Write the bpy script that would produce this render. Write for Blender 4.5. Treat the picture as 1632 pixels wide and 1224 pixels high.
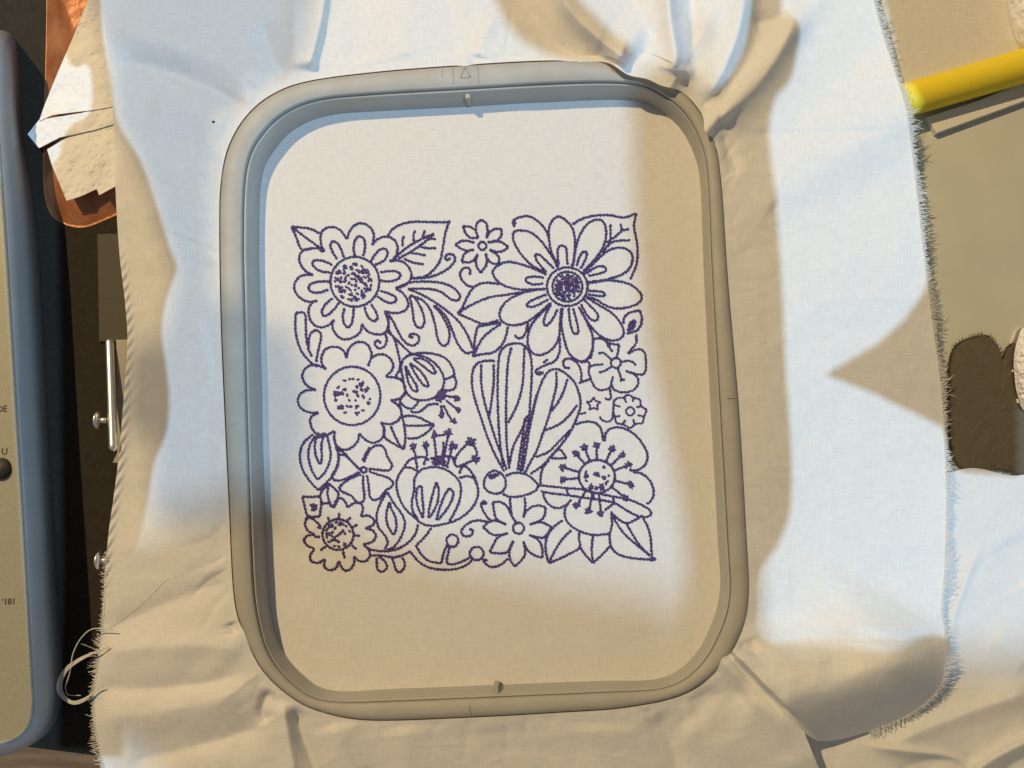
import bpy, bmesh, math, random
import numpy as np
from mathutils import Vector, Matrix

random.seed(7); np.random.seed(7)
for o in list(bpy.data.objects): bpy.data.objects.remove(o)
scene = bpy.context.scene
COL = scene.collection

# ------------------------------------------------------------------ camera
FPX, H = 1281.0, 0.248                     # focal length in photo pixels, camera height above the cloth
NAD = (900.0, 750.0)                       # photo pixel straight below the lens
n = np.array([NAD[0] - 816, -(NAD[1] - 612), -FPX]); n /= np.linalg.norm(n)
zc = -n
xc = np.array([1.0, 0, 0]); xc -= xc.dot(zc) * zc; xc /= np.linalg.norm(xc)
yc = np.cross(zc, xc)
R = np.array([xc, yc, zc])                 # camera -> world
CAM = np.array([0.0, 0.0, H])
cam_data = bpy.data.cameras.new('camera')
cam_data.sensor_width = 36.0; cam_data.lens = 36.0 * FPX / 1632.0
cam_data.clip_start = 0.005; cam_data.clip_end = 20
cam = bpy.data.objects.new('camera', cam_data); COL.objects.link(cam)
M = Matrix([[*R[0], 0], [*R[1], 0], [*R[2], H], [0, 0, 0, 1]])
cam.matrix_world = M
scene.camera = cam
PX = H / FPX                               # metres per photo pixel at cloth level

def P(px, py, z):
    """world point at height z that stands at photo position px, py (arrays allowed)"""
    px = np.asarray(px, float); py = np.asarray(py, float); z = np.asarray(z, float)
    px, py, z = np.broadcast_arrays(px, py, z)
    d = np.stack([px - 816.0, -(py - 612.0), np.full(px.shape, -FPX)], -1) @ R.T
    t = (z - H) / d[..., 2]
    return CAM + d * t[..., None]

# ------------------------------------------------------------------ light
world = bpy.data.worlds.new('World'); scene.world = world; world.use_nodes = True
bg = world.node_tree.nodes['Background']
bg.inputs[0].default_value = (0.78, 0.80, 0.82, 1); bg.inputs[1].default_value = 0.20
LW = np.array([-0.58, 0.66, 1.06])         # warm table lamp, up and to the left
LC = np.array([0.50, -0.16, 1.30])         # cool daylight, from the right
def lamp(name, pos, color, watts, radius):
    l = bpy.data.lights.new(name, 'POINT'); l.color = color; l.energy = watts; l.shadow_soft_size = radius
    o = bpy.data.objects.new(name, l); o.location = pos; COL.objects.link(o); return o
lamp('warm_lamp', LW, (1.0, 0.725, 0.375), 61.0, 0.014)
lamp('cool_window_light', LC, (0.44, 0.70, 1.0), 62.0, 0.003)
scene.view_settings.view_transform = 'Standard'; scene.view_settings.look = 'None'
scene.view_settings.exposure = 0.0; scene.view_settings.gamma = 1.0
scene.view_settings.use_curve_mapping = False
scene.render.engine = 'CYCLES'
scene.cycles.max_bounces = 6

# ------------------------------------------------------------------ helpers
def tag(o, label=None, cat=None, group=None, kind=None):
    if label: o['label'] = label
    if cat: o['category'] = cat
    if group: o['group'] = group
    if kind: o['kind'] = kind
    return o
def empty(name, loc=(0, 0, 0)):
    o = bpy.data.objects.new(name, None); o.empty_display_size = 0.01
    o.location = loc; COL.objects.link(o); return o
def mesh_obj(name, verts, faces, mat, parent=None, smooth=True):
    me = bpy.data.meshes.new(name)
    me.from_pydata([tuple(map(float, v)) for v in verts] if not isinstance(verts, np.ndarray) else verts.tolist(), [], faces if isinstance(faces, list) else faces.tolist())
    me.validate(); me.update()
    if smooth: me.polygons.foreach_set('use_smooth', [True] * len(me.polygons))
    o = bpy.data.objects.new(name, me); COL.objects.link(o)
    if mat: me.materials.append(mat)
    if parent:
        o.parent = parent; o.matrix_parent_inverse = Matrix.Translation(-Vector(parent.location))
    return o
def bm_obj(name, bm, mat, parent=None, smooth=False):
    me = bpy.data.meshes.new(name); bm.to_mesh(me); bm.free()
    if smooth: me.polygons.foreach_set('use_smooth', [True] * len(me.polygons))
    o = bpy.data.objects.new(name, me); COL.objects.link(o)
    if mat: me.materials.append(mat)
    if parent:
        o.parent = parent; o.matrix_parent_inverse = Matrix.Translation(-Vector(parent.location))
    return o
def catmull(pts, closed=False, step=3.0):
    p = np.array(pts, float)
    if len(p) < 3 and not closed:
        k = max(2, int(np.linalg.norm(p[-1] - p[0]) / step))
        return np.array([p[0] + (p[-1] - p[0]) * i / k for i in range(k + 1)])
    if closed: q = np.vstack([p[-1], p, p[0], p[1]])
    else: q = np.vstack([2 * p[0] - p[1], p, 2 * p[-1] - p[-2]])
    out = []
    for i in range(1, len(q) - 2):
        a, b, c, d = q[i - 1], q[i], q[i + 1], q[i + 2]
        k = max(2, int(np.linalg.norm((c - b)[:2]) / step))
        for j in range(k):
            t = j / k
            out.append(0.5 * ((2 * b) + (-a + c) * t + (2 * a - 5 * b + 4 * c - d) * t * t + (-a + 3 * b - 3 * c + d) * t ** 3))
    if not closed: out.append(q[-2])
    return np.array(out)
def linear(pts, closed=True, step=3.0):
    p = np.array(pts, float); out = []
    m = len(p) if closed else len(p) - 1
    for i in range(m):
        a, b = p[i], p[(i + 1) % len(p)]
        k = max(1, int(np.linalg.norm((b - a)[:2]) / step))
        for j in range(k): out.append(a + (b - a) * j / k)
    if not closed: out.append(p[-1])
    return np.array(out)
def resample(c, count, closed=True):
    q = np.vstack([c, c[:1]]) if closed else c
    L = np.concatenate([[0], np.cumsum(np.linalg.norm(np.diff(q[:, :2], axis=0), axis=1))])
    s = np.linspace(0, L[-1], count, endpoint=not closed)
    return np.stack([np.interp(s, L, q[:, k]) for k in range(q.shape[1])], 1)
def radial(curve, center, thetas):
    d = curve[:, :2] - np.array(center)
    a = np.arctan2(d[:, 1], d[:, 0]); r = np.hypot(d[:, 0], d[:, 1])
    o = np.argsort(a); a = a[o]; r = r[o]
    a = np.concatenate([a - 2 * math.pi, a, a + 2 * math.pi]); r = np.tile(r, 3)
    ex = [np.interp(thetas, a, r)]
    for k in range(2, curve.shape[1]):
        ex.append(np.interp(thetas, a, np.tile(curve[o, k], 3)))
    return ex
_rng = np.random.RandomState(3)
_lat = _rng.rand(64, 64)
def vnoise(x, y):
    xi = np.floor(x).astype(int); yi = np.floor(y).astype(int); fx = x - xi; fy = y - yi
    fx = fx * fx * (3 - 2 * fx); fy = fy * fy * (3 - 2 * fy)
    g = lambda i, j: _lat[i % 64, j % 64]
    return (g(xi, yi) * (1 - fx) + g(xi + 1, yi) * fx) * (1 - fy) + (g(xi, yi + 1) * (1 - fx) + g(xi + 1, yi + 1) * fx) * fy - 0.5
def fbm(x, y, o=3):
    s = 0; a = 1.0
    for k in range(o):
        s = s + a * vnoise(x * 2 ** k + 13.7 * k, y * 2 ** k + 7.1 * k); a *= 0.5
    return s
def ring_faces(nr, nt, closed=True, flip=False):
    i = np.arange(nr - 1)[:, None]; j = np.arange(nt if closed else nt - 1)[None, :]
    j2 = (j + 1) % nt
    a, b, c, d = i * nt + j, i * nt + j2, (i + 1) * nt + j2, (i + 1) * nt + j
    f = np.stack(np.broadcast_arrays(a, d, c, b) if flip else np.broadcast_arrays(a, b, c, d), -1).reshape(-1, 4)
    return f
def polar_sheet(name, outline, center, zfun, mat, parent=None, nr=24, nt=240, smooth=True, thick=0.0):
    """sheet from a centre out to a photo-traced outline, at real heights zfun(px, py, t)"""
    c = resample(outline, nt)
    t = np.linspace(0, 1, nr)[1:]
    px = center[0] + (c[None, :, 0] - center[0]) * t[:, None]
    py = center[1] + (c[None, :, 1] - center[1]) * t[:, None]
    z = zfun(px, py, np.broadcast_to(t[:, None], px.shape))
    v = P(px, py, z).reshape(-1, 3)
    zc0 = zfun(np.array([[center[0]]], float), np.array([[center[1]]], float), np.array([[0.0]]))[0, 0]
    v = np.vstack([v, P(center[0], center[1], zc0)[None]])
    f = ring_faces(nr - 1, nt, flip=True).tolist()
    k = len(v) - 1
    f += [[k, j, (j + 1) % nt] for j in range(nt)]
    if thick:
        nb = len(v); last = (nr - 2) * nt
        lo = v[last:last + nt].copy(); lo[:, 2] -= thick
        v = np.vstack([v, lo])
        f += [[last + j, last + (j + 1) % nt, nb + (j + 1) % nt, nb + j] for j in range(nt)]
    return mesh_obj(name, v, f, mat, parent, smooth)
def poly_prism(name, pts_px, ztop, zbot, mat, parent=None, bevel=0.0):
    bm = bmesh.new()
    top = [bm.verts.new(P(x, y, ztop)) for x, y in pts_px]
    bot = [bm.verts.new((v.co.x, v.co.y, zbot)) for v in top]
    bm.faces.new(top); bm.faces.new(bot[::-1])
    k = len(top)
    for i in range(k): bm.faces.new([top[(i + 1) % k], top[i], bot[i], bot[(i + 1) % k]])
    bmesh.ops.recalc_face_normals(bm, faces=bm.faces)
    if bevel:
        e = [e for e in bm.edges if all(v in top for v in e.verts)]
        bmesh.ops.bevel(bm, geom=e, offset=bevel, segments=3, affect='EDGES', profile=0.6)
    return bm_obj(name, bm, mat, parent)
def tube(pts, rad, sides=6, taper=None):
    """verts, faces of a round tube along 3D points"""
    p = np.array(pts, float); m = len(p)
    tg = np.gradient(p, axis=0); tg /= np.linalg.norm(tg, axis=1)[:, None] + 1e-12
    up = np.array([0, 0, 1.0])
    s = np.cross(tg, up); ln = np.linalg.norm(s, axis=1)[:, None]
    s = np.where(ln < 1e-6, np.array([1.0, 0, 0]), s / (ln + 1e-12)); u = np.cross(s, tg)
    a = np.arange(sides) * 2 * math.pi / sides
    rr = rad * (np.ones(m) if taper is None else np.asarray(taper))
    v = (p[:, None, :] + rr[:, None, None] * (np.cos(a)[None, :, None] * s[:, None, :] + np.sin(a)[None, :, None] * u[:, None, :])).reshape(-1, 3)
    f = ring_faces(m, sides).tolist()
    f += [list(range(sides))[::-1], list(range((m - 1) * sides, m * sides))]
    return v, f
def join_parts(parts):
    V = []; F = []; k = 0
    for v, f in parts:
        V.append(v); F += [[i + k for i in q] for q in f]; k += len(v)
    return np.vstack(V), F

# ------------------------------------------------------------------ materials
def material(name, color, rough=0.6, metal=0.0, spec=0.4, var=0.0, var_scale=200.0, bump=0.0, bump_scale=800.0, stretch=(1, 1, 1), color2=None, sheen=0.0):
    m = bpy.data.materials.new(name); m.use_nodes = True
    nt = m.node_tree; b = nt.nodes['Principled BSDF']
    b.inputs['Roughness'].default_value = rough; b.inputs['Metallic'].default_value = metal
    b.inputs['Specular IOR Level'].default_value = spec
    if sheen: b.inputs['Sheen Weight'].default_value = sheen
    tc = nt.nodes.new('ShaderNodeTexCoord'); mp = nt.nodes.new('ShaderNodeMapping')
    mp.inputs['Scale'].default_value = stretch
    nt.links.new(tc.outputs['Object'], mp.inputs['Vector'])
    if var or color2:
        nz = nt.nodes.new('ShaderNodeTexNoise'); nz.inputs['Scale'].default_value = var_scale; nz.inputs['Detail'].default_value = 4
        nt.links.new(mp.outputs[0], nz.inputs['Vector'])
        rp = nt.nodes.new('ShaderNodeValToRGB')
        c2 = color2 or tuple(c * (1 - var) for c in color)
        rp.color_ramp.elements[0].position = 0.35; rp.color_ramp.elements[1].position = 0.68
        rp.color_ramp.elements[0].color = (*c2, 1); rp.color_ramp.elements[1].color = (*color, 1)
        nt.links.new(nz.outputs['Fac'], rp.inputs['Fac']); nt.links.new(rp.outputs[0], b.inputs['Base Color'])
    else:
        b.inputs['Base Color'].default_value = (*color, 1)
    if bump:
        n2 = nt.nodes.new('ShaderNodeTexNoise'); n2.inputs['Scale'].default_value = bump_scale; n2.inputs['Detail'].default_value = 3
        nt.links.new(mp.outputs[0], n2.inputs['Vector'])
        bp = nt.nodes.new('ShaderNodeBump'); bp.inputs['Strength'].default_value = 1.0; bp.inputs['Distance'].default_value = bump
        nt.links.new(n2.outputs['Fac'], bp.inputs['Height']); nt.links.new(bp.outputs[0], b.inputs['Normal'])
    return m
def cotton(name, color, tint=0.06, weave=0.00009, rot=3.2, thin=0.22):
    """plain-weave cotton: warp and weft lines as two stretched noises, relief and faint tone"""
    m = bpy.data.materials.new(name); m.use_nodes = True
    nt = m.node_tree; b = nt.nodes['Principled BSDF']
    b.inputs['Roughness'].default_value = 0.92; b.inputs['Specular IOR Level'].default_value = 0.12
    tc = nt.nodes.new('ShaderNodeTexCoord'); mr = nt.nodes.new('ShaderNodeMapping')
    mr.inputs['Rotation'].default_value = (0, 0, math.radians(rot)); nt.links.new(tc.outputs['Object'], mr.inputs['Vector'])
    fac = []
    for sc in ((240, 1900, 1), (1900, 240, 1)):
        mp = nt.nodes.new('ShaderNodeMapping'); mp.inputs['Scale'].default_value = sc
        nt.links.new(mr.outputs[0], mp.inputs['Vector'])
        nz = nt.nodes.new('ShaderNodeTexNoise'); nz.inputs['Scale'].default_value = 1.0; nz.inputs['Detail'].default_value = 2
        nt.links.new(mp.outputs[0], nz.inputs['Vector']); fac.append(nz)
    ad = nt.nodes.new('ShaderNodeMath'); ad.operation = 'ADD'
    nt.links.new(fac[0].outputs['Fac'], ad.inputs[0]); nt.links.new(fac[1].outputs['Fac'], ad.inputs[1])
    hf = nt.nodes.new('ShaderNodeMath'); hf.operation = 'MULTIPLY'; hf.inputs[1].default_value = 0.5
    nt.links.new(ad.outputs[0], hf.inputs[0])
    rp = nt.nodes.new('ShaderNodeValToRGB')
    rp.color_ramp.elements[0].position = 0.33; rp.color_ramp.elements[1].position = 0.62
    rp.color_ramp.elements[0].color = (*[c * (1 - tint * 2) for c in color], 1); rp.color_ramp.elements[1].color = (*color, 1)
    nt.links.new(hf.outputs[0], rp.inputs['Fac']); nt.links.new(rp.outputs[0], b.inputs['Base Color'])
    bp = nt.nodes.new('ShaderNodeBump'); bp.inputs['Distance'].default_value = weave; bp.inputs['Strength'].default_value = 1
    nt.links.new(hf.outputs[0], bp.inputs['Height'])
    n3 = nt.nodes.new('ShaderNodeTexNoise'); n3.inputs['Scale'].default_value = 55; n3.inputs['Detail'].default_value = 3
    nt.links.new(tc.outputs['Object'], n3.inputs['Vector'])
    b2 = nt.nodes.new('ShaderNodeBump'); b2.inputs['Distance'].default_value = 0.0003; b2.inputs['Strength'].default_value = 1
    nt.links.new(n3.outputs['Fac'], b2.inputs['Height']); nt.links.new(bp.outputs[0], b2.inputs['Normal'])
    nt.links.new(b2.outputs[0], b.inputs['Normal'])
    tl = nt.nodes.new('ShaderNodeBsdfTranslucent'); tl.inputs['Color'].default_value = (*[min(1, c * 1.08) for c in color], 1)
    nt.links.new(b2.outputs[0], tl.inputs['Normal'])
    mx = nt.nodes.new('ShaderNodeMixShader'); mx.inputs[0].default_value = thin
    nt.links.new(b.outputs[0], mx.inputs[1]); nt.links.new(tl.outputs[0], mx.inputs[2])
    nt.links.new(mx.outputs[0], nt.nodes['Material Output'].inputs['Surface'])
    return m
M_COTTON = cotton('white_cotton', (0.86, 0.86, 0.83), 0.055, 0.00010)
M_CLOTH2 = cotton('white_cloth', (0.83, 0.83, 0.81), 0.05, 0.00007, 20)
M_BEIGE = cotton('unbleached_cloth', (0.66, 0.63, 0.53), 0.06, 0.0001, 14, 0.0)
M_THREADW = material('white_thread', (0.78, 0.76, 0.70), 0.8, spec=0.1)
def thin_mix(m, amount, color):
    nt = m.node_tree; b = nt.nodes['Principled BSDF']
    tl = nt.nodes.new('ShaderNodeBsdfTranslucent'); tl.inputs['Color'].default_value = (*color, 1)
    mx = nt.nodes.new('ShaderNodeMixShader'); mx.inputs[0].default_value = amount
    nt.links.new(b.outputs[0], mx.inputs[1]); nt.links.new(tl.outputs[0], mx.inputs[2])
    nt.links.new(mx.outputs[0], nt.nodes['Material Output'].inputs['Surface'])
M_THREADW.node_tree.nodes['Principled BSDF'].inputs['Base Color'].default_value = (0.88, 0.87, 0.83, 1)
thin_mix(M_THREADW, 0.45, (0.92, 0.91, 0.87))
M_VIOLET = material('violet_thread', (0.088, 0.042, 0.225), 0.45, spec=0.4, var_scale=1900, color2=(0.026, 0.014, 0.066), sheen=0.1)
M_HOOP = material('grey_hoop_plastic', (0.395, 0.385, 0.345), 0.55, spec=0.35, var=0.10, var_scale=120, bump=0.00003, bump_scale=1500)
M_HOOP2 = material('grey_inner_plastic', (0.405, 0.40, 0.37), 0.45, spec=0.4, var=0.05, var_scale=120)
M_MAT = material('olive_beige_board', (0.55, 0.555, 0.475), 0.85, spec=0.15, var=0.07, var_scale=60, bump=0.00008, bump_scale=2500)
M_WOOD = material('brown_wood', (0.42, 0.20, 0.085), 0.55, var_scale=60, stretch=(1, 9, 1), color2=(0.27, 0.115, 0.045), bump=0.0001, bump_scale=300)
M_SILVER = material('silver_flecked_plastic', (0.42, 0.42, 0.335), 0.42, metal=0.15, var_scale=2600, color2=(0.31, 0.305, 0.245), bump=0.00002, bump_scale=2600)
M_SIDE = material('blue_grey_plastic', (0.23, 0.245, 0.25), 0.42, spec=0.5, var=0.08, var_scale=80)
M_BED = material('charcoal_bed', (0.036, 0.031, 0.024), 0.85, spec=0.06, var=0.2, var_scale=500)
M_STEEL = material('polished_steel', (1.0, 0.97, 0.92), 0.36, metal=1.0, bump=0.00004, bump_scale=700)
M_BEDLIT = material('lit_bed_tone', (0.085, 0.077, 0.058), 0.7, spec=0.2, var=0.1, var_scale=900)
M_BRACKET = material('tan_bracket', (0.34, 0.31, 0.24), 0.5)
M_PRINT = material('dark_print', (0.035, 0.033, 0.03), 0.6)
M_LEATHER = material('copper_brown_leather', (0.46, 0.19, 0.085), 0.42, metal=0.3, spec=0.5, var_scale=120, color2=(0.30, 0.11, 0.045), bump=0.0003, bump_scale=380)
M_YELLOW = material('yellow_plastic', (0.84, 0.65, 0.03), 0.6, spec=0.3, var=0.04)
M_CARD = material('white_card', (0.66, 0.64, 0.56), 0.8, var=0.04)
M_PATCH = material('dark_brown_patch', (0.145, 0.125, 0.09), 0.95, spec=0.05, var=0.35, var_scale=2500, bump=0.0001, bump_scale=2200)
M_TERRY = material('white_terry', (0.86, 0.86, 0.86), 0.95, spec=0.05, bump=0.0004, bump_scale=900)
M_SPECK = material('black_speck', (0.02, 0.02, 0.02), 0.9)
M_MASK = material('dark_mask', (0.05, 0.05, 0.05), 0.95)  # for the added sheets that block the cool light
def tissue_mat():
    m = bpy.data.materials.new('embossed_tissue'); m.use_nodes = True
    nt = m.node_tree; b = nt.nodes['Principled BSDF']
    b.inputs['Base Color'].default_value = (0.82, 0.81, 0.77, 1); b.inputs['Roughness'].default_value = 0.95
    b.inputs['Specular IOR Level'].default_value = 0.05
    tc = nt.nodes.new('ShaderNodeTexCoord'); vo = nt.nodes.new('ShaderNodeTexVoronoi'); vo.inputs['Scale'].default_value = 520
    nt.links.new(tc.outputs['Object'], vo.inputs['Vector'])
    mr = nt.nodes.new('ShaderNodeMapRange'); mr.inputs[1].default_value = 0.1; mr.inputs[2].default_value = 0.45
    nt.links.new(vo.outputs['Distance'], mr.inputs[0])
    bp = nt.nodes.new('ShaderNodeBump'); bp.inputs['Distance'].default_value = 0.0002
    nt.links.new(mr.outputs[0], bp.inputs['Height']); nt.links.new(bp.outputs[0], b.inputs['Normal'])
    return m
M_TISSUE = tissue_mat(); thin_mix(M_TISSUE, 0.08, (0.85, 0.83, 0.78))

# ------------------------------------------------------------------ table and boards
tb = bmesh.new(); bmesh.ops.create_grid(tb, x_segments=2, y_segments=2, size=0.7)
for v in tb.verts: v.co.z = -0.009
tag(bm_obj('table', tb, M_WOOD), kind='structure')
ZM = -0.0045
mat_o = poly_prism('work_board', [(1120, -200), (1900, -200), (1900, 1450), (1120, 1450)], ZM, -0.0089, M_MAT, bevel=0.0004)
tag(mat_o, 'olive beige board lying on the table under the right edge of the cotton', 'board')

# ------------------------------------------------------------------ hoop outlines (photo pixels)
RIM_Z = 0.0090
HC = (770.0, 622.0)
OUT = catmull([(490, 130), (600, 115), (740, 104), (870, 97), (985, 98), (1055, 120), (1108, 168), (1138, 225), (1150, 300), (1160, 450), (1177, 650),
     (1189, 850), (1193, 945), (1182, 1005), (1150, 1060), (1092, 1105), (1000, 1127), (880, 1136), (750, 1143), (600, 1148), (525, 1138),
     (470, 1115), (420, 1070), (390, 1012), (373, 950), (365, 800), (358, 650), (352, 500), (350, 350), (353, 285), (365, 232), (392, 186), (432, 152)], True)
INN = catmull([(418, 285), (414, 400), (416, 500), (420, 700), (427, 900), (433, 975), (448, 1030), (482, 1074), (530, 1100), (640, 1097), (790, 1091), (950, 1085), (1050, 1081),
     (1100, 1051), (1130, 1002), (1147, 940), (1143, 850), (1132, 650), (1122, 450), (1116, 300), (1107, 250), (1084, 205), (1050, 177), (1006, 161),
     (900, 162), (740, 171), (600, 178), (530, 184), (482, 200), (444, 232)], True)
NT = 900
TH = np.linspace(-math.pi, math.pi, NT, endpoint=False)
R_OUT = radial(OUT, HC, TH)[0]; R_INN = radial(INN, HC, TH)[0]
CT, ST = np.cos(TH), np.sin(TH)
W_OUT = P(HC[0] + R_OUT * CT, HC[1] + R_OUT * ST, RIM_Z)
W_INN = P(HC[0] + R_INN * CT, HC[1] + R_INN * ST, 0.0)
def hoop_ring(name, profile, mat, parent):
    V = []
    for f, z in profile:
        w = W_OUT + (W_INN - W_OUT) * f; w = w.copy(); w[:, 2] = z; V.append(w)
    F = ring_faces(len(profile), NT, flip=True)
    k = len(profile) - 1
    return mesh_obj(name, np.vstack(V), F, mat, parent)
def hoop_point(px, py, f_off=0.0):
    a = math.atan2(py - HC[1], px - HC[0])
    i = int(round((a + math.pi) / (2 * math.pi) * NT)) % NT
    return W_OUT[i], W_INN[i]
hoop = empty('embroidery_hoop', (0, 0, -0.004))
tag(hoop, 'grey plastic rounded rectangular embroidery hoop clamping the white cotton', 'hoop')
hoop_ring('outer_ring', [(0.03, -0.004), (0.0, 0.002), (0.0, 0.0080), (0.008, 0.0086), (0.030, 0.0090), (0.30, 0.0091), (0.70, 0.0090), (0.735, 0.0087), (0.745, 0.0081), (0.75, 0.0062)], M_HOOP, hoop)
hoop_ring('inner_ring', [(0.752, 0.0062), (0.757, 0.0070), (0.765, 0.0075), (0.785, 0.0077), (0.835, 0.0076), (0.86, 0.0071), (0.872, 0.0060), (0.90, 0.0056), (0.915, 0.0049), (0.94, 0.0025), (0.99, 0.0002), (1.0, -0.002)], M_HOOP2, hoop)
def rim_box(name, px, py, w, h, z0, z1, mat, ang=-3.2):
    c = P(px, py, z1); bm = bmesh.new(); bmesh.ops.create_cube(bm, size=1)
    for v in bm.verts: v.co = Vector((v.co.x * w * PX, v.co.y * h * PX, z0 if v.co.z < 0 else z1))
    bmesh.ops.bevel(bm, geom=list(bm.edges), offset=0.00012, segments=2, affect='EDGES')
    bmesh.ops.rotate(bm, verts=bm.verts, cent=(0, 0, 0), matrix=Matrix.Rotation(math.radians(-ang), 3, 'Z'))
    bmesh.ops.translate(bm, verts=bm.verts, vec=(c[0], c[1], 0))
    return bm_obj(name, bm, mat, hoop)
rim_box('alignment_tab', 745, 149, 8, 16, 0.001, 0.0068, M_HOOP2)
rim_box('alignment_tab', 790, 1101, 8, 15, 0.001, 0.0068, M_HOOP2)
for (x, y, w, h) in ((704, 115.5, 2.2, 15), (722, 119, 1.6, 29), (762, 117.5, 1.6, 29), (748, 1133, 2.2, 15), (371, 675, 15, 2.2), (1167, 634, 15, 2.2)):
    rim_box('index_mark', x, y, w, h, 0.0086, 0.00935, M_HOOP)
bmt = []
tri = [(734, 124), (750, 123), (741, 106)]
for i in range(3):
    a, b = tri[i], tri[(i + 1) % 3]
    bmt.append(tube([P(*a, 0.0091), P(*b, 0.0091)], 0.00022, 5))
v, f = join_parts(bmt); mesh_obj('arrow_mark', v, f, M_HOOP, hoop)

# ------------------------------------------------------------------ the cotton
cloth = empty('cotton_fabric', (0, 0, 0))
tag(cloth, 'white frayed cotton fabric stretched in the grey hoop with violet flower embroidery', 'fabric')
NR = 120
tt = np.linspace(0.005, 1.03, NR)[:, None]
gx = HC[0] + R_INN[None] * CT[None] * tt; gy = HC[1] + R_INN[None] * ST[None] * tt
def panel_z(x, y):
    near = np.clip((x - 440) / 50, 0, 1) * np.clip((1070 - x) / 50, 0, 1) * np.clip((y - 320) / 50, 0, 1) * np.clip((940 - y) / 50, 0, 1)
    return 0.0003 * fbm(x / 90, y / 90, 2) + (0.00008 + 0.00022 * near) * fbm(x / 22 + 5, y / 22, 2)
mesh_obj('hooped_panel', P(gx, gy, panel_z(gx, gy)).reshape(-1, 3), np.vstack([ring_faces(NR, NT, flip=True)]).tolist() + [list(range(NT))], M_COTTON, cloth)

# outer cloth: px, py, height of the free edge in mm
EDGE = catmull([(150, -90, 8), (158, -20, 8), (168, 50, 8), (176, 120, 8), (181, 200, 8), (184, 300, 7), (190, 400, 6), (199, 480, 5), (203, 540, 4), (198, 620, 4), (190, 720, 4),
    (180, 800, 4), (173, 850, 4), (166, 930, 4), (162, 1000, 4), (154, 1060, 4), (148, 1110, 4), (150, 1160, 4), (160, 1205, 3), (175, 1260, 2), (200, 1330, 2), (500, 1340, 4), (800, 1340, 4), (1050, 1340, 4),
    (1230, 1335, 4), (1340, 1320, 5), (1322, 1265, 6), (1304, 1222, 7), (1291, 1190, 8), (1283, 1167, 8), (1302, 1180, 2), (1340, 1178, 0.5), (1400, 1160, 0.5), (1455, 1135, 1.5), (1490, 1105, 3), (1507, 1070, 5),
    (1508, 1020, 6), (1502, 975, 3), (1508, 900, 2), (1510, 800, 2), (1507, 700, 2), (1499, 600, 3), (1487, 510, 4), (1476, 420, 5), (1466, 330, 5), (1457, 250, 5), (1447, 175, 8.5),
    (1430, 120, 7.5), (1411, 60, 5), (1395, 0, 5), (1375, -90, 5), (1150, -100, 9), (900, -100, 9), (600, -100, 8), (350, -100, 7)], True)
R_EDGE, Z_EDGE = radial(EDGE, HC, TH2 := np.linspace(-math.pi, math.pi, 1500, endpoint=False))
R_RIM = radial(OUT, HC, TH2)[0]
NRO = 300
t2 = np.linspace(0, 1, NRO)[:, None]
C2, S2 = np.cos(TH2)[None], np.sin(TH2)[None]
# where the cloth lies over the rim
over = np.zeros_like(R_RIM)
for (ox, oy, amt, wd) in ((1015, 102, 20, 0.06), (1060, 124, 13, 0.045), (930, 97, 4, 0.05), (1128, 205, 10, 0.022), (1152, 1052, 7, 0.02), (742, 104, 2, 0.02), (392, 1012, 2, 0.03)):
    a = math.atan2(oy - HC[1], ox - HC[0]); over += amt * np.exp(-((TH2 - a) / wd) ** 2)
R0 = R_RIM + 0.8 - over
rr = R0[None] + (R_EDGE - R0)[None] * t2
fx = HC[0] + rr * C2; fy = HC[1] + rr * S2
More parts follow.
